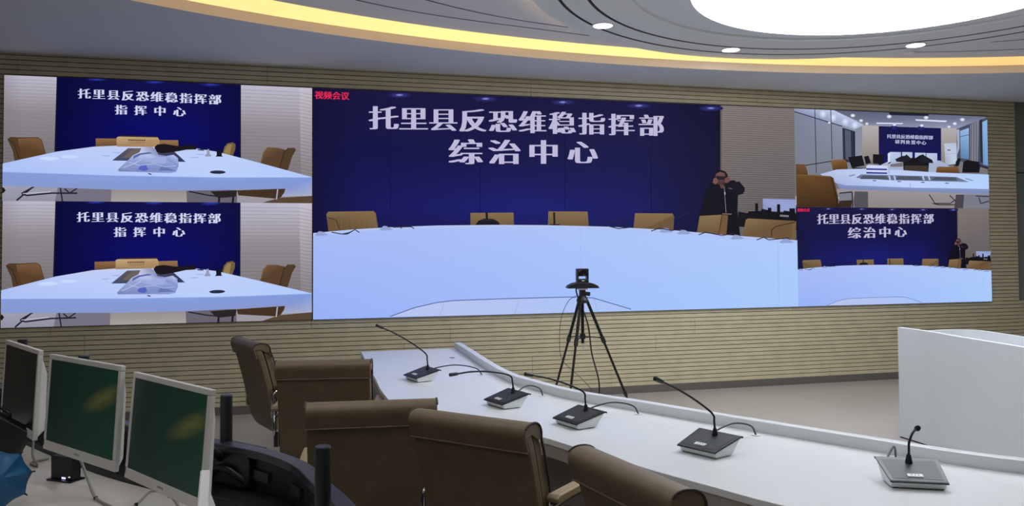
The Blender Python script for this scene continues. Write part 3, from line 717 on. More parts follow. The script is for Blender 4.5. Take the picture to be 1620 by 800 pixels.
    p.poly([(1322, 290), (1336, 293), (1438, 297), (1562, 299), (1562, 308), (1438, 306), (1340, 302), (1326, 298)], [(134, 148, 192)] * 4 + [(120, 134, 182)] * 4)
    p.line([(1437, 290), (1438, 306)], .7, (120, 134, 180))
    p.poly([(1352, 281.5), (1360, 276), (1510, 280), (1530, 288), (1400, 285)], [(98, 108, 138), (120, 130, 160), (96, 106, 128), (120, 130, 158), (96, 104, 130)])
    for x0, x1 in ((1363, 1400), (1418, 1452), (1476, 1508)): p.poly([(x0, 278 + (x0 - 1363) * .02), (x1, 278.4 + (x0 - 1363) * .02), (x1 + 4, 284.2 + (x0 - 1363) * .015), (x0 - 5, 283.4 + (x0 - 1363) * .015)], (78, 84, 100))
    for x in (1404, 1412, 1457, 1466): p.line([(x, 278), (x + 2, 285)], 2.2, (188, 204, 238))
    for x, y in ((1381, 286), (1420, 287.3), (1457, 288.6), (1495, 289.8)): p.blob(x, y, 3.4, 1, (104, 116, 150), 10)
    p.line([(1341, 279), (1351, 276.5)], 2, (132, 146, 182)); p.line([(1524, 282), (1536, 286)], 1.6, (130, 144, 180))
    p.poly([(1368, 263), (1372, 261), (1402, 262.5), (1402, 274), (1370, 274)], (206, 214, 240))
    for y in (266.3, 272.2): p.poly([(1368.5, y), (1401, y + .8), (1401, y + 3.3), (1368.5, y + 2.7)], (46, 60, 156))
    p.poly([(1402, 264), (1405, 265), (1405, 274), (1402, 275)], (170, 182, 216))
    # below the table
    p.grid([(1322, 299), (1562, 307), (1562, 332), (1318, 332)], lambda u, v: mix((150, 146, 150), (138, 132, 128), v), 8, 3)
    p.poly([(1350, 303), (1371, 303.6), (1371, 332), (1347, 332)], (84, 80, 88)); p.poly([(1509, 308), (1522, 308), (1520, 332), (1506, 332)], (72, 68, 76)); p.poly([(1522, 308), (1562, 308), (1562, 332), (1520, 332)], (120, 122, 136))
    for pts in ([(1467, 308), (1476, 322), (1500, 322), (1508, 316)], [(1472, 322), (1482, 324), (1508, 324)], [(1545, 312), (1548, 322), (1562, 318)], [(1540, 310), (1562, 311)], [(1499, 309), (1508, 318)]): p.line(pts, 1.5, (42, 42, 54))
    p.poly([(1324, 306), (1346, 304), (1350, 332), (1322, 332)], (122, 124, 136)); p.line([(1326, 306), (1346, 304), (1347, 332)], 2, (44, 42, 50)); p.line([(1325, 312), (1322, 320), (1330, 322)], 2, (190, 194, 206))
    p.poly([(1326, 318), (1346, 317), (1344, 332), (1322, 332)], (52, 40, 32))
    # big tan chair in front
    p.poly([(1257, 279), (1262, 276), (1312, 279), (1317, 282), (1324, 312), (1326, 334), (1257, 334)], [(96, 67, 36), (107, 75, 41), (102, 71, 38), (90, 61, 32), (61, 40, 21), (50, 33, 17), (61, 40, 21)])
    p.line([(1313, 280), (1321, 312), (1323, 332)], 1.2, (38, 25, 15)); p.line([(1259, 277.4), (1312, 279.6)], 1.2, (122, 87, 50))

LT = [(8, 121), (494, 139), (494, 319.5), (5.5, 318.5)]
CT = [(496, 139.5), (1256.5, 172), (1260.5, 487), (494.5, 507)]
TRC = [(1257, 172), (1559, 184), (1562, 330), (1259, 328)]
E = 0.004
p = Pic(LT, (-SCR_W, ZM, -XQ, SCR_Z1)); left_picture(p)
local(p.build('screen_picture', vw, 'upper left picture of a white table in front of a blue board'))
p = Pic(LT, (-SCR_W, SCR_Z0, -XQ, ZM)); left_picture(p)
local(p.build('screen_picture', vw, 'lower left picture of a white table in front of a blue board'))
p = Pic(CT, (-XQ + .012, SCR_Z0, XQ, SCR_Z1)); centre_picture(p)
local(p.build('screen_picture', vw, 'large centre picture of a curved white table, chairs and a person with a phone'))
p = Pic(TRC, (XQ, ZM, SCR_W, SCR_Z1)); office_picture(p)
local(p.build('screen_picture', vw, 'upper right picture of an office with windows on its right'))
p = Pic(CT, (XQ, SCR_Z0, SCR_W, ZM)); centre_picture(p)
local(p.build('screen_picture', vw, 'lower right small copy of the centre picture'))

# ------------------------------------------------------------------ big furniture
def resample(path, n=64):
    P = [Vector((a, b)) for a, b in path]; L = [0]
    for a, b in zip(P, P[1:]): L.append(L[-1] + (b - a).length)
    out = []
    for k in range(n):
        t = L[-1] * k / (n - 1); i = max(j for j in range(len(L)) if L[j] <= t + 1e-9); i = min(i, len(P) - 2)
        u = (t - L[i]) / (L[i + 1] - L[i]); q = P[i].lerp(P[i + 1], u); out.append((q.x, q.y))
    return out
NEAR = resample(plan([(-2.447, -1.33), (-2.45, -2.0), (-2.455, -2.9), (-2.458, -3.46), (-2.41, -4.0), (-2.2, -4.46), (-1.87, -4.86), (-1.745, -5.155), (-1.575, -5.59), (-1.45, -5.87), (-1.33, -6.13), (-1.05, -6.58), (-.6, -7.05), (0, -7.42)]), 72)
RAIL = resample(plan([(-1.6, -1.33), (-1.602, -1.85), (-1.613, -2.75), (-1.593, -3.28), (-1.523, -3.62), (-1.387, -4.06), (-1.141, -4.485), (-.946, -4.84), (-.765, -5.15), (-.518, -5.57), (-.345, -5.86), (-.18, -6.06), (.12, -6.32), (.5, -6.55)]), 72)
t = thing('conference_table', 'long curved white conference table carrying five gooseneck microphones', 'table', (0, 0, 0))
RO = offset(RAIL, -.055)
MB().strip(NEAR, RAIL, .72, .75).build('tabletop', M_white_solid, t, bevel=.003)
MB().strip(offset(NEAR, -.004), offset(NEAR, -.03), .662, .7195).build('apron', M_apron, t)
MB().strip(RAIL, RO, .72, .803).build('back_rail', M_white_solid, t, bevel=.006, seg=3)
MB().strip(offset(RAIL, -.01), offset(RAIL, -.04), .0, .7195).build('front_panel', M_white_solid, t)
MB().strip(offset(NEAR, -.40), offset(NEAR, -.42), .30, .7195).build('modesty_panel', M_apron, t)
MB().strip([(-2.40, -1.36), (-1.62, -1.36)], [(-2.40, -1.40), (-1.62, -1.40)], 0, .7195).build('end_panel', M_white_solid, t)
GROM = [(-1.70, -2.96), (-1.52, -3.88), (-1.178, -4.556), (-.835, -5.171), (-.50, -5.72), (-1.74, -1.98)]
for (x, y) in GROM:
    MB().lathe([(0, .7505), (.022, .7505), (.024, .753), (.017, .754), (0, .7525)], (x, y, 0), 20).build('grommet', M_silver if (x, y) != GROM[-1] else M_mark, t, smooth=True)

FR = resample(plan([(2.065, -2.67), (2.058, -3.01), (1.98, -3.42), (1.87, -4.13), (1.74, -4.75), (1.56, -5.3)]), 40)
t = thing('reception_desk', 'tall white curved desk at the far right in front of the slatted wall', 'desk', (2.0, -4.0, 0))
def put(o): o.location = (-2.0, 4.0, 0); return o
put(MB().strip(FR, offset(FR, -.035), 0.012, .955).build('front_panel', M_desk_white, t, bevel=.004))
put(MB().strip(offset(FR, -.006), offset(FR, -.03), 0, .014).build('plinth', M_black, t))
DI = resample(plan([(2.09, -3.03), (2.015, -3.42), (1.905, -4.13), (1.775, -4.75), (1.60, -5.27)]), 30)
DO = resample(plan([(2.50, -3.10), (2.42, -3.55), (2.30, -4.25), (2.16, -4.95), (2.0, -5.5)]), 30)
put(MB().strip(DI, DO, .715, .745).build('desktop', M_desk_white, t, bevel=.003))
RB = resample(plan([(2.075, -3.005), (2.24, -2.985), (2.40, -2.99), (2.485, -3.04), (2.505, -3.14), (2.44, -3.55), (2.32, -4.25), (2.18, -4.95), (2.02, -5.5)]), 60)
put(MB().strip(RB, offset(RB, -.03), 0, .952).build('rear_panel', M_desk_white, t, smooth=True))

# operator console at the left: desk, black back rail
RP = plan([(-4.62, -3.55), (-4.05, -4.35), (-3.62, -4.96), (-3.225, -5.40), (-3.05, -5.60), (-2.93, -5.82), (-2.872, -6.05), (-2.808, -6.31), (-2.74, -6.75), (-2.72, -7.3), (-2.78, -8.0)], 8)
RP = resample(RP, 60)
t = thing('operator_console', 'curved operator console with a pale desktop and black back rail', 'desk', (-3.6, -5.6, 0))
def put(o): o.location = (3.6, 5.6, 0); return o
put(MB().strip(offset(RP, .16), offset(RP, .95), .715, .75).build('desktop', M_desk, t, bevel=.003))
put(MB().strip(offset(RP, 0), offset(RP, .055), .90, .93).build('back_rail', M_rail, t, bevel=.004))
put(MB().strip(offset(RP, .006), offset(RP, .03), 0, .8995).build('back_panel', M_black, t))
put(MB().strip(offset(RP, .031), offset(RP, .16), .0, .78).build('cable_trough', M_black, t, bevel=.006))
put(MB().strip(offset(RP, .88), offset(RP, .90), .0, .7145).build('front_panel', M_desk, t))
for i in range(18, 52, 3):
    a = offset(RP, .0305)[i]; b = offset(RP, .044)[i]
    A, B = Vector((*a, 0)), Vector((*b, 0)); d = (B - A)
    M = Matrix.Rotation(math.atan2(d.y, d.x), 3, 'Z')
    put(MB().box(((a[0] + b[0]) / 2, (a[1] + b[1]) / 2, .84), (.013, .09, .035), M).build('slot_bracket', M_rail, t))

# ------------------------------------------------------------------ chairs
def thick(path, th):
    """closed outline of a band of thickness th around a 2D path"""
    P = [Vector(p) for p in path]; L, R = [], []
    for i in range(len(P)):
        d = (P[min(i + 1, len(P) - 1)] - P[max(i - 1, 0)]).normalized(); n = Vector((-d.y, d.x)) * th / 2
        L.append(P[i] + n); R.append(P[i] - n)
    return [tuple(v) for v in L + R[::-1]]
W2 = .275
BACK = [(.03, .312), (-.06, .320), (-.13, .352), (-.178, .43), (-.203, .54), (-.228, .65), (-.256, .76), (-.29, .88), (-.318, .955)]
def sm(path, n=5): return [(p.y, p.z) for p in catmull([(0, a, b) for a, b in path], n)]
def make_chair(label, loc, rot):
    t = thing('conference_chair', label, 'chair', loc, rot, 'brown leather conference chairs')
    bp = sm(BACK)
    MB().prism(thick(bp, .05), -W2, W2, 'x').build('backrest', M_leather, t, smooth=True, bevel=.012, seg=3)
    # pleated inner cushion
    m = MB(); rows = []
    cp = [(y + .062, z) for y, z in sm([(-.175, .52), (-.20, .60), (-.235, .74), (-.27, .87), (-.30, .955)])]
    nx = 48
    for j, (y, z) in enumerate(cp):
        edge = min(1, min(j, len(cp) - 1 - j) / 2 + .15)
        rows.append([m.bm.verts.new((-W2 * .975 + W2 * 1.95 * k / nx, y - .02 + (.012 + .016 * abs(math.sin(PI * 7 * k / nx)) ** .6) * edge, z)) for k in range(nx + 1)])
    bk = [[m.bm.verts.new((x, y - .045, z)) for x in (-W2 * .975, W2 * .975)] for y, z in cp]
    for a, b in zip(rows, rows[1:]):
        for k in range(nx): m.f([a[k], a[k + 1], b[k + 1], b[k]])
    for i in range(len(cp) - 1):
        m.f([rows[i][0], rows[i + 1][0], bk[i + 1][0], bk[i][0]]); m.f([rows[i][-1], bk[i][1], bk[i + 1][1], rows[i + 1][-1]])
        m.f([bk[i][0], bk[i + 1][0], bk[i + 1][1], bk[i][1]])
    m.f(rows[0] + [bk[0][1], bk[0][0]]); m.f(rows[-1][::-1] + [bk[-1][0], bk[-1][1]])
    m.build('back_cushion', M_leather2, t, smooth=True)
    # rolled top: leather flap folded over the top edge and down the back
    ro = [(-.232, .93), (-.234, .962), (-.25, .987), (-.28, 1.0), (-.32, 1.0), (-.346, .985), (-.353, .960), (-.344, .926), (-.332, .892)]
    ri = [(-.319, .892), (-.330, .925), (-.339, .95)]
    fo = sm(ro, 4)
    fl_ = MB().prism(fo + ri + [(-.30, .955), (-.26, .93)], -W2 - .004, W2 + .004, 'x').build('top_flap', M_leather, t, smooth=True, bevel=.005)
    MB().tube([(x, -.3325, .8945) for x in np.linspace(-W2 - .004, W2 + .004, 12)], .004, 8).build('hem', M_leather, fl_, smooth=True)
    # piping round both ends
    for s in (-1, 1):
        x = s * (W2 + .0045)
        MB().tube([(x, y, z) for y, z in [(-.225, .90)] + fo[:-12]], .0042, 8).build('piping', M_pipe, fl_, smooth=True)
        ex = [(y + .082, z) for y, z in bp if z > .52]
        MB().tube([(s * W2, y, z) for y, z in ex], .0055, 8).build('piping', M_pipe, t, smooth=True)
    # seat
    MB().prism(thick(sm([(.262, .432), (.245, .468), (.20, .478), (.05, .465), (-.10, .452), (-.155, .47)]), .10), -W2 + .01, W2 - .01, 'x').build('seat', M_leather2, t, smooth=True, bevel=.018, seg=3)
    for s in (-1, 1):
        x = s * (W2 + .028)
        ar = MB().tube([(x, -.205, .50), (x, -.222, .60), (x, -.20, .655), (x, -.12, .668), (x, .10, .668), (x, .165, .645), (x, .178, .58), (x, .165, .47), (x - s * .03, .15, .43)], .012, 10, smooth=6).build('armrest', M_chrome, t, smooth=True)
        MB().prism([(-.19, .680), (.13, .680), (.165, .688), (.17, .70), (.13, .712), (-.18, .712), (-.20, .70)], x - .026, x + .026, 'x').build('arm_pad', M_pad, ar, bevel=.008, seg=3)
        MB().box((x - s * .012, -.205, .525), (.03, .045, .10)).build('arm_bracket', M_chrome, ar, bevel=.005)
    # cantilever sled frame
    q = .235
    MB().tube([(-q, -.06, .282), (-q, .16, .282), (-q, .255, .268), (-q, .285, .23), (-q, .275, .08), (-q, .25, .022), (-q, .18, .0125), (-q, -.20, .0125), (-q + .05, -.262, .0125), (0, -.275, .0125),
               (q - .05, -.262, .0125), (q, -.20, .0125), (q, .18, .0125), (q, .25, .022), (q, .275, .08), (q, .285, .23), (q, .255, .268), (q, .16, .282), (q, -.06, .282)], .0125, 12, smooth=5).build('sled_frame', M_chrome, t, smooth=True)
    MB().tube([(-q, .0, .282), (q, .0, .282)], .012, 10).build('cross_bar', M_chrome, t, smooth=True)
    return t
def dup(root, loc, rot, label):
    r = root.copy(); COL.objects.link(r); r.location = loc; r.rotation_euler = (0, 0, rot); r['label'] = label
    for ch in list(root.children):
        c = ch.copy(); COL.objects.link(c); c.parent = r
        for g in list(ch.children):
            e = g.copy(); COL.objects.link(e); e.parent = c
    return r
R = math.radians
chair0 = make_chair('brown leather chair turned side-on, farthest back beside the table end', (-3.05, -2.34, 0), R(-69.5))
dup(chair0, (-2.78, -3.42, 0), R(-8.9), 'brown leather chair with its back to us, just right of the side-on chair')
dup(chair0, (-2.63, -4.82, 0), R(-5.7), 'brown leather chair with its back to us behind the nearer black post')
dup(chair0, (-2.09, -5.34, 0), R(-47), 'brown leather chair angled to the table between second and third microphone')
dup(chair0, (-1.71, -6.34, 0), R(-79), 'nearest brown leather chair, cut off by the bottom edge of the photo')

# ------------------------------------------------------------------ microphones
def make_mic(label, base, dr, kink, tip, grom, bow=0.0, sp=0.0):
    d = Vector((dr[0], dr[1], 0)).normalized()
    rot = math.atan2(-d.x, d.y)
    o = Vector((base[0], base[1], .75)) + d * .045
    t = thing('gooseneck_microphone', label, 'microphone', o, rot, 'gooseneck microphones on the white table')
    Wb = .098
    def zt(y): return .030 + (.088 - y) * .255
    def taper(m):                       # the unit is a little wider at the back than at the front
        for v in m.bm.verts: v.co.x *= 1 + .13 * (.088 - v.co.y) / .173
        return m
    m = MB()
    bot = [(-Wb + .006, -.036), (Wb - .006, -.036), (Wb - .002, .076), (-Wb + .002, .076)]
    top = [(-Wb, -.084, zt(-.084)), (Wb, -.084, zt(-.084)), (Wb, .086, zt(.086)), (-Wb, .086, zt(.086))]
    v = [m.bm.verts.new((x, y, 0.003)) for x, y in bot] + [m.bm.verts.new(q) for q in top]
    for q in ((0, 3, 2, 1), (4, 5, 6, 7), (0, 1, 5, 4), (1, 2, 6, 5), (2, 3, 7, 6), (3, 0, 4, 7)): m.f([v[i] for i in q])
    body = taper(m).build('body', M_silver, t, bevel=.007, seg=3)
    taper(MB().prism([(-.08, -.032), (.08, -.032), (.088, .07), (-.088, .07)], 0, .004)).build('foot_pad', M_black, t)
    pl = thick(sm([(.093, zt(.093) - .003), (.086, zt(.086) + .001), (.02, zt(.02) + .0015), (-.07, zt(-.07) + .0015), (-.080, zt(-.08) + .0012), (-.088, zt(-.088) - .001), (-.0925, zt(-.0925) - .006)], 4), .006)
    pt = taper(MB().prism(pl, -Wb - .003, Wb + .003, 'x')).build('top_plate', M_black, t, smooth=True, bevel=.002)
    g = MB()
    a = [(-Wb + .011, .076, zt(.076) + .0052), (Wb - .011, .076, zt(.076) + .0052), (Wb - .011, -.064, zt(-.064) + .0052), (-Wb + .011, -.064, zt(-.064) + .0052)]
    vv = [g.bm.verts.new(q) for q in a]; ww = [g.bm.verts.new((q[0], q[1], q[2] - .003)) for q in a]
    g.f(vv); g.f(ww[::-1])
    for k in range(4): g.f([vv[k], ww[k], ww[(k + 1) % 4], vv[(k + 1) % 4]])
    taper(g).build('grille', M_mesh, pt)
    Mx = Matrix.Rotation(-math.atan(.255), 3, 'X')
    bt = MB().box((.005, .054, zt(.054) + .0062), (.056, .022, .005), Mx).build('talk_button', M_button, pt, bevel=.002)
    mk = MB()
    for k in range(3): mk.box((.005 - .012 + k * .012, .054, zt(.054) + .0089), (.006, .005, .0006), Mx)
    mk.build('button_mark', M_mark, bt)
    # gooseneck
    L1, h1 = kink; L2, h2 = tip
    B = Vector((0, -.045, .066))
    def q(L, h, x=0): return Vector((x, -.045 + L, .069 + h))
    mid = [q(L1 + (L2 - L1) * u, h1 + (h2 - h1) * u + bow * math.sin(PI * u)) for u in (.3, .62)]
    MB().tube([B, B + Vector((0, 0, .012)), B + Vector((0, 0, .034))], [.0145, .012, .0075], 16).build('stem_socket', M_black, t, smooth=True)
    pts = [B + Vector((0, 0, .02)), q(.004, h1 * .55), q(L1 * .75 + .002, h1 * .93)] + mid + [q(L1 + (L2 - L1) * .86, h1 + (h2 - h1) * .86 + bow * .35)]
    nk = MB().tube(pts, .0048, 10, smooth=8).build('gooseneck', M_blackm, t, smooth=True)
    e = pts[-1]; f_ = q(L2, h2); dd = (f_ - e).normalized()
    MB().tube([e - dd * .004, e + dd * .004, e + dd * .02, f_ - dd * .012, f_ - dd * .003, f_], [.005, .0085, .0095, .0105, .0098, .005], 16).build('capsule', M_black, t, smooth=True)
    # cable from the rear down to the grommet
    Mi = (Matrix.Translation(o) @ Matrix.Rotation(rot, 4, 'Z')).inverted()
    G = Mi @ Vector((grom[0], grom[1], .752))
    S0 = Vector((.06, -.078, .04))
    P1 = S0 + Vector((0, -.04, .022)); P2 = S0.lerp(G, .5) + Vector((0, 0, .06 + sp)); P3 = S0.lerp(G, .88) + Vector((0, 0, .045 + sp))
    MB().tube([S0, P1, P2, P3, G], .0042, 8, smooth=8).build('cable', M_darkcable, t, smooth=True)
    return t
make_mic('farthest gooseneck microphone, on the white table near its far end, stem long and slanting', (-2.104, -3.037), (-.955, -.297), (.02, .12), (.385, .33), GROM[0], .015)
make_mic('second farthest gooseneck microphone, its stem bent over almost level', (-1.765, -4.10), (-.95, -.312), (.03, .11), (.42, .14), GROM[1], .018)
make_mic('middle gooseneck microphone of the row, stem bent over in front of the tripod', (-1.535, -4.706), (-.953, -.303), (.02, .105), (.375, .22), GROM[2], .012)
make_mic('second nearest gooseneck microphone, stem rising to the left with its shadow on the base', (-1.171, -5.389), (-.905, -.425), (.02, .105), (.405, .295), GROM[3], .012)
make_mic('nearest gooseneck microphone at the right, pointing straight at the viewer', (-.679, -6.008), (-.43, -.903), (.01, .085), (.13, .16), GROM[4], .01)

# ------------------------------------------------------------------ tripod with a conference camera
TP = Vector((-.785, -2.54, 0)); Rh = Vector((.968, -.25, 0)); Fh = Vector((.25, .968, 0))
t = thing('tripod', 'black tripod standing behind the white table in front of the big screen', 'tripod', TP)
AP = 1.245
for az in (7, 127, 247):
    dv = Rh * math.cos(R(az)) + Fh * math.sin(R(az))
    a = Vector((0, 0, AP)) + dv * .035; b = dv * .545
    lg = MB().tube([a, a.lerp(b, .28)], .0125, 12).tube([a.lerp(b, .26), a.lerp(b, .62)], .0098, 12).tube([a.lerp(b, .60), a.lerp(b, .985)], .0075, 12).build('leg', M_blackm, t, smooth=True)
    MB().tube([a.lerp(b, .24), a.lerp(b, .275)], .0175, 12).build('clamp', M_black, lg, smooth=True)
    MB().tube([a.lerp(b, .59), a.lerp(b, .62)], .0145, 12).build('clamp', M_black, lg, smooth=True)
    MB().tube([a.lerp(b, .975), b + Vector((0, 0, .006))], [.012, .014], 12).build('foot', M_black, lg, smooth=True)
    MB().tube([Vector((0, 0, .955)), a.lerp(b, .245)], .0045, 8).build('brace', M_blackm, t, smooth=True)
MB().tube([(0, 0, .90), (0, 0, 1.28)], .0125, 14).build('centre_column', M_blackm, t, smooth=True)
MB().tube([(0, 0, .90), (0, 0, .87), (.008, 0, .86), (.004, 0, .85)], .003, 6).build('weight_hook', M_chrome, t)
MB().lathe([(0, .935), (.022, .935), (.024, .955), (.02, .975), (0, .975)], seg=20).build('brace_hub', M_black, t, smooth=True)
MB().lathe([(0, 1.215), (.042, 1.22), (.048, 1.245), (.035, 1.27), (.022, 1.285), (0, 1.285)], seg=24).build('shoulder', M_black, t, smooth=True)
hd = MB().box((0, 0, 1.298), (.045, .045, .056)).build('pan_head', M_black, t, bevel=.006)
MB().tube([Rh * .02 + Vector((0, 0, 1.295)), Rh * .062 + Vector((0, 0, 1.29))], .016, 14).build('tilt_knob', M_black, hd, smooth=True)
MB().box((0, 0, 1.332), (.07, .07, .012)).build('quick_release_plate', M_silver, hd, bevel=.003)

t = thing('conference_camera', 'black pan tilt camera with wide winged base on top of the tripod', 'camera', (TP.x, TP.y, 1.3385), math.atan2(-.25, .968) + R(6))
t.scale = (1.06, 1.05, 1.16)
pr = [(-.122, .004), (-.115, .0), (-.06, .0), (.06, .0), (.115, .0), (.122, .004), (.108, .020), (.075, .034), (.045, .040), (-.045, .040), (-.075, .034), (-.108, .020)]
MB().prism(pr, -.055, .055, 'y').build('winged_base', M_black, t, bevel=.006, seg=3)
fk = MB().box((0, 0, .05), (.088, .075, .028))
for s in (-1, 1): fk.box((s * .038, 0, .092), (.014, .066, .085))
fk.build('fork', M_black, t, bevel=.005)
hdm = MB().tube([(-.034, 0, .108), (.034, 0, .108)], .027, 24)
hdm = hdm.build('head', M_blackm, t, smooth=True, bevel=.003)
MB().tube([(.008, -.015, .108), (.008, -.045, .106)], .0245, 24).build('lens_barrel', M_black, hdm, smooth=True)
MB().lathe([(0, 0), (.016, .001), (.019, .004), (.019, 0), (0, -.001)], (.008, -.049, .106), 20, Matrix.Rotation(R(90), 3, 'X')).build('lens', mat('lens_glass', (.01, .01, .015), .05), hdm, smooth=True)
MB().box((.0, -.0385, .052), (.02, .002, .006)).build('badge', M_silver, t)
c = MB().tube([(-.79, -2.475, 1.35), (-.80, -2.44, 1.30), (-.75, -2.56, 1.06), (-.72, -2.57, .82), (-.66, -2.56, .60), (-.665, -2.56, .44), (-.70, -2.52, .25), (-.70, -2.4, .03), (-.5, -2.2, .006), (-.2, -1.4, .006), (0, -.6, .006), (.05, -.03, .006)], .006, 8, smooth=8).build('cable', M_black, smooth=True)
tag(c, 'black cable hanging from the camera down through the tripod', 'cable')
c = MB().tube([(-.83, -2.55, 1.285), (-.90, -2.52, 1.23), (-.955, -2.50, 1.08), (-.965, -2.50, .86), (-.93, -2.5, .75), (-.80, -2.55, .62), (-.73, -2.57, .52), (-.80, -2.55, .40), (-.86, -2.5, .1), (-.9, -2.4, .004), (-1.0, -1.6, .004)], .0022, 6, smooth=8).build('cable', M_darkcable, smooth=True)
tag(c, 'thin grey cable looping loosely at the left of the tripod', 'cable')

# ------------------------------------------------------------------ monitors on the console
def gradient_screen(name, c1, c2, c3):
    """dim dark desktop picture: green with a faint warm patch"""
    m = bpy.data.materials.new(name); m.use_nodes = True; nt = m.node_tree; b = nt.nodes['Principled BSDF']
    b.inputs['Base Color'].default_value = (0.012, 0.012, 0.013, 1); b.inputs['Roughness'].default_value = 0.45; b.inputs['Specular IOR Level'].default_value = 0.25
    tc = nt.nodes.new('ShaderNodeTexCoord'); sp = nt.nodes.new('ShaderNodeSeparateXYZ')
    nt.links.new(tc.outputs['Generated'], sp.inputs[0])
    r = nt.nodes.new('ShaderNodeValToRGB'); r.color_ramp.elements[0].color = (*c1, 1); r.color_ramp.elements[1].color = (*c2, 1)
    nt.links.new(sp.outputs['X'], r.inputs['Fac'])
    mp = nt.nodes.new('ShaderNodeMapping'); mp.inputs['Location'].default_value = (-.82, 0, -.66); mp.vector_type = 'POINT'
    nt.links.new(tc.outputs['Generated'], mp.inputs['Vector'])
    m2 = nt.nodes.new('ShaderNodeMapping'); m2.inputs['Rotation'].default_value = (0, R(32), 0)
    nt.links.new(mp.outputs['Vector'], m2.inputs['Vector'])
    m3 = nt.nodes.new('ShaderNodeMapping'); m3.inputs['Scale'].default_value = (2.6, 0, 8)
    nt.links.new(m2.outputs['Vector'], m3.inputs['Vector']); m2 = m3
    g = nt.nodes.new('ShaderNodeTexGradient'); g.gradient_type = 'SPHERICAL'; nt.links.new(m2.outputs['Vector'], g.inputs['Vector'])
    n = nt.nodes.new('ShaderNodeTexNoise'); n.inputs['Scale'].default_value = 14; nt.links.new(tc.outputs['Generated'], n.inputs['Vector'])
    mu = nt.nodes.new('ShaderNodeMath'); mu.operation = 'MULTIPLY'; nt.links.new(g.outputs['Fac'], mu.inputs[0]); nt.links.new(n.outputs['Fac'], mu.inputs[1])
    mx = nt.nodes.new('ShaderNodeMix'); mx.data_type = 'RGBA'
    nt.links.new(mu.outputs[0], mx.inputs['Factor']); nt.links.new(r.outputs['Color'], mx.inputs[6]); mx.inputs[7].default_value = (*c3, 1)
    nt.links.new(mx.outputs[2], b.inputs['Emission Color']); b.inputs['Emission Strength'].default_value = 1
    return m
M_green = gradient_screen('monitor_picture', srgb(3, 20, 17), srgb(5, 34, 22), srgb(84, 78, 34))
M_off = mat('monitor_glass_off', (.012, .012, .013), .3)
def make_monitor(label, loc, yaw, tilt, scr):
    """local: front faces -y, x to the right"""
    t = thing('monitor', label, 'monitor', loc, yaw, 'white monitors on the console')
    t.rotation_euler = (-tilt, 0, yaw)
    W, H = .56, .36
    m = MB()
    # bezel frame: four bars
    bz, bb = .019, .036
    m.box((0, 0, H / 2 - bz / 2), (W, .018, bz)); m.box((0, 0, -H / 2 + bb / 2), (W, .018, bb))
    m.box((-W / 2 + bz / 2, 0, (bb - bz) / 2), (bz, .018, H - bz - bb)); m.box((W / 2 - bz / 2, 0, (bb - bz) / 2), (bz, .018, H - bz - bb))
    bzo = m.build('bezel', M_monwhite, t, bevel=.003)
    MB().box((0, -.002, (bb - bz) / 2), (W - 2 * bz + .002, .010, H - bz - bb + .002)).build('screen', scr, t)
    bk = MB(); 
    A = [(-W / 2 + .004, .008, -H / 2 + .006), (W / 2 - .004, .008, -H / 2 + .006), (W / 2 - .004, .008, H / 2 - .03), (-W / 2 + .004, .008, H / 2 - .03)]
    B = [(-W / 2 + .05, .048, -H / 2 + .03), (W / 2 - .05, .048, -H / 2 + .03), (W / 2 - .05, .042, H / 2 - .10), (-W / 2 + .05, .042, H / 2 - .10)]
    va = [bk.bm.verts.new(q) for q in A]; vb = [bk.bm.verts.new(q) for q in B]
    bk.f(va); bk.f(vb)
    for k in range(4): bk.f([va[k], va[(k + 1) % 4], vb[(k + 1) % 4], vb[k]])
    bk.build('back_shell', M_monwhite, t, bevel=.01, seg=3)
    lg = MB()
    for k, wd in enumerate((.004, .003, .005, .003, .004)): lg.box((-.017 + k * .0085, -.0094, -H / 2 + .018), (wd, .001, .007))
    lg.build('badge', M_mark, bzo)
    MB().box((-W / 2 + .006, -.0094, -H / 2 + .026), (.004, .002, .02)).build('side_port', M_black, bzo)
    MB().box((0, .053, -.01), (.1, .014, .1)).build('mount_plate', M_black, t, bevel=.003)
    return t
make_monitor('leftmost white monitor with a black switched-off screen', (-4.119, -4.783, 1.076), -1.06, .05, M_off)
make_monitor('white monitor with a dark green screen, second from the left', (-3.73, -5.408, 1.078), -.913, .06, M_green)
make_monitor('white monitor with a dark green screen, right in front of the black post', (-3.376, -5.844, 1.054), -.999, .08, M_green)
make_monitor('white monitor seen edge-on at the bottom, nearest the viewer', (-3.115, -7.325, 1.06), -1.48, .06, M_green)

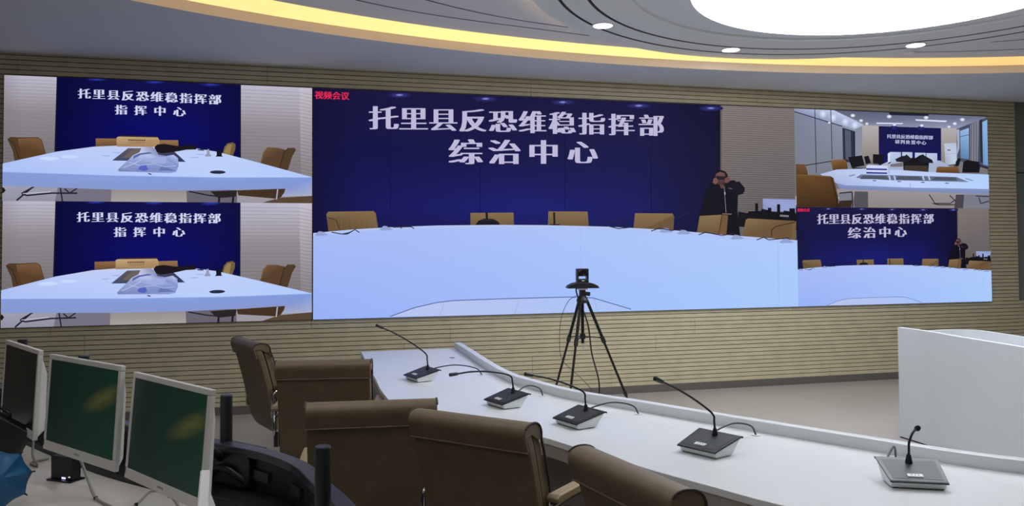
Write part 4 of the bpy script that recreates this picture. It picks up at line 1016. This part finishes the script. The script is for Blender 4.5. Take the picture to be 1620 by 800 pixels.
def make_arm(label, x, y, top, target, block):
    t = thing('monitor_stand', label, 'stand', (x, y, .78), 0, 'black monitor arm posts')
    MB().tube([(0, 0, .0), (0, 0, top - .78)], .0225, 24).build('post', M_black, t, smooth=True, bevel=.0015)
    cap = MB().lathe([(0, top - .7795), (.0226, top - .7795), (.0215, top - .777), (0, top - .7765)], seg=24).build('cap', M_rail, t, smooth=True)
    MB().lathe([(0, 0), (.05, 0), (.05, .012), (.03, .02), (0, .02)], seg=24).build('base', M_blackm, t, smooth=True)
    if block:
        d = Vector(block); L = d.length; an = math.atan2(d.y, d.x)
        M = Matrix.Rotation(an, 3, 'Z')
        MB().prism([(-.035, .0), (L - .03, .0), (L, .02), (L + .006, .10), (L - .01, .140), (-.035, .140)], -.055, .05, 'y').build('arm_block', M_black, t, bevel=.012, seg=3).rotation_euler = (0, 0, an)
        MB().tube([M @ Vector(q) for q in ((-.02, -.055, .03), (.04, -.07, .065), (.10, -.07, .07), (.16, -.055, .045), (.19, -.03, .01))], .013, 10, smooth=6).build('cable_loop', M_blackm, t, smooth=True)
    tg = Vector(target)
    p0 = Vector((0, 0, .07)); d = tg - p0
    MB().tube([p0, p0 + d * .5 + Vector((0, 0, .0)), tg], .016, 12).build('arm', M_black, t, smooth=True)
    MB().lathe([(.0228, .035), (.034, .038), (.034, .102), (.0228, .105), (.0228, .035)], seg=24).build('collar', M_black, t, smooth=True)
    return t
make_arm('black monitor stand post rising right beside the third white monitor', -3.233, -5.392, 1.10, (-.08, -.38, .26), (.13, -.15, 0))
make_arm('black round post in front of the brown chair backs', -2.896, -6.331, 1.10, (-.145, -.985, .262), None)
make_arm('black post mostly hidden behind the second monitor, only its top showing', -3.871, -4.795, 1.20, (.04, -.42, .28), None)
make_arm('black post behind the switched-off leftmost monitor, only its top showing', -4.356, -3.968, 1.20, (.12, -.50, .26), None)

# ------------------------------------------------------------------ small things on the console
t = thing('media_box', 'small black box with a glowing blue light under the second monitor', 'electronics', (-3.86, -5.10, .7505), R(-35))
MB().box((0, 0, .05), (.115, .04, .09)).build('body', M_black, t, bevel=.003)
MB().box((0, 0, .003), (.125, .07, .006)).build('foot', M_blackm, t)
MB().box((.012, -.0208, .012), (.018, .002, .006)).build('status_light', mat('blue_led', (.1, .2, .9), .4, emit=(.45, .45, 1.0), estr=3), t)
MB().box((.042, -.0208, .018), (.008, .002, .004)).build('power_light', mat('white_led', (.8, .8, .8), .4, emit=(.9, .95, .85), estr=.7), t)

def cable(pts, r, label, m=M_cable):
    c = MB().tube(pts, r, 8, smooth=8).build('cable', m, smooth=True); return tag(c, label, 'cable', 'grey cables on the console')
c = cable([(-3.77, -5.30, .90), (-3.72, -5.36, .81), (-3.68, -5.42, .757), (-3.60, -5.55, .756), (-3.50, -5.72, .756), (-3.44, -5.86, .756)], .0055, 'grey cable running down from the second monitor across the desk')
MB().lathe([(.0055, -.006), (.0075, -.004), (.0075, .004), (.0055, .006)], (-3.68, -5.42, .757), 12).build('tie', M_black, c)
c = cable([(-3.56, -5.70, .757), (-3.50, -5.66, .79), (-3.46, -5.60, .815), (-3.40, -5.62, .80), (-3.36, -5.68, .765), (-3.38, -5.76, .757), (-3.48, -5.80, .757)], .0045, 'grey cable coiled on the desk below the third monitor')
for q in ((-3.50, -5.66, .79), (-3.40, -5.62, .80), (-3.38, -5.76, .757)): MB().box(q, (.012, .012, .012)).build('tie', M_black, c, bevel=.003)
c = cable([(-4.06, -4.80, .88), (-4.05, -4.85, .80), (-4.03, -4.86, .757), (-4.07, -4.80, .756), (-4.02, -4.74, .756)], .005, 'grey cable dropping behind the switched-off leftmost monitor')

# blue folded umbrella and black case at the left edge
def umbrella():
    t = thing('umbrella', 'blue folded umbrella lying on the desk at the left edge', 'umbrella', (-3.978, -5.463, .7505))
    ax = (CAM - Vector((-3.978, -5.463, .86))).normalized()
    q = ax.to_track_quat('Z', 'Y').to_matrix()
    m = MB(); n = 8; rings = []
    for j in range(7):
        u = j / 6; R_ = []
        for k in range(n * 6):
            a = 2 * PI * k / (n * 6) + .1; s = abs(math.sin(a * n / 2 - .1 * n / 2))
            rr = .100 * u * (1 - .13 * s * u)
            p = q @ Vector((rr * math.cos(a), rr * math.sin(a), .04 * (1 - u * u) - .008 * s * u))
            R_.append(m.bm.verts.new(p + Vector((0, 0, .1095))))
            if j == 0: break
        rings.append(R_)
    for a, b in zip(rings, rings[1:]):
        N = len(b)
        for k in range(N):
            if len(a) == 1: m.f([a[0], b[k], b[(k + 1) % N]])
            else: m.f([a[k], b[k], b[(k + 1) % N], a[(k + 1) % N]])
    o = m.build('canopy', M_blue, t, smooth=True)
    md = o.modifiers.new('solid', 'SOLIDIFY'); md.thickness = .002
    for k in range(n):
        a = 2 * PI * k / n + .1
        v = [q @ Vector((r_ * math.cos(a), r_ * math.sin(a), z_)) + Vector((0, 0, .1095)) for r_, z_ in ((.096, .0), (.108, -.002))]
        MB().tube(v, .003, 8).build('rib_tip', M_black, t)
    MB().tube([q @ Vector((0, 0, .03)) + Vector((0, 0, .1095)), q @ Vector((0, 0, -.10)) + Vector((0, 0, .1095))], .006, 10).build('shaft', M_blackm, t)
umbrella()
t = thing('carrying_case', 'black flat carrying case leaning behind the blue umbrella at the left edge', 'case', (-4.2, -4.85, .7505))
e1 = (Rv * -43 + Uv * 23).normalized(); e2 = (Rv * -23 - Uv * 41).normalized(); e3 = e1.cross(e2).normalized()
p1 = Vector((-4.036, -4.975, .917)) - Vector((-4.2, -4.85, .7505))
Mc = Matrix((e1, e2, e3)).transposed()
MB().box(p1 + e1 * .17 + e2 * .0915 + Fv * .035, (.34, .183, .05), Mc).build('body', M_black, t, bevel=.010, seg=3)
MB().tube([p1 + e1 * a_ + e2 * b_ + Fv * .035 for a_, b_ in ((.11, .002), (.12, -.02), (.22, -.02), (.23, .002))], .006, 8, smooth=5).build('handle', M_blackm, t, smooth=True)
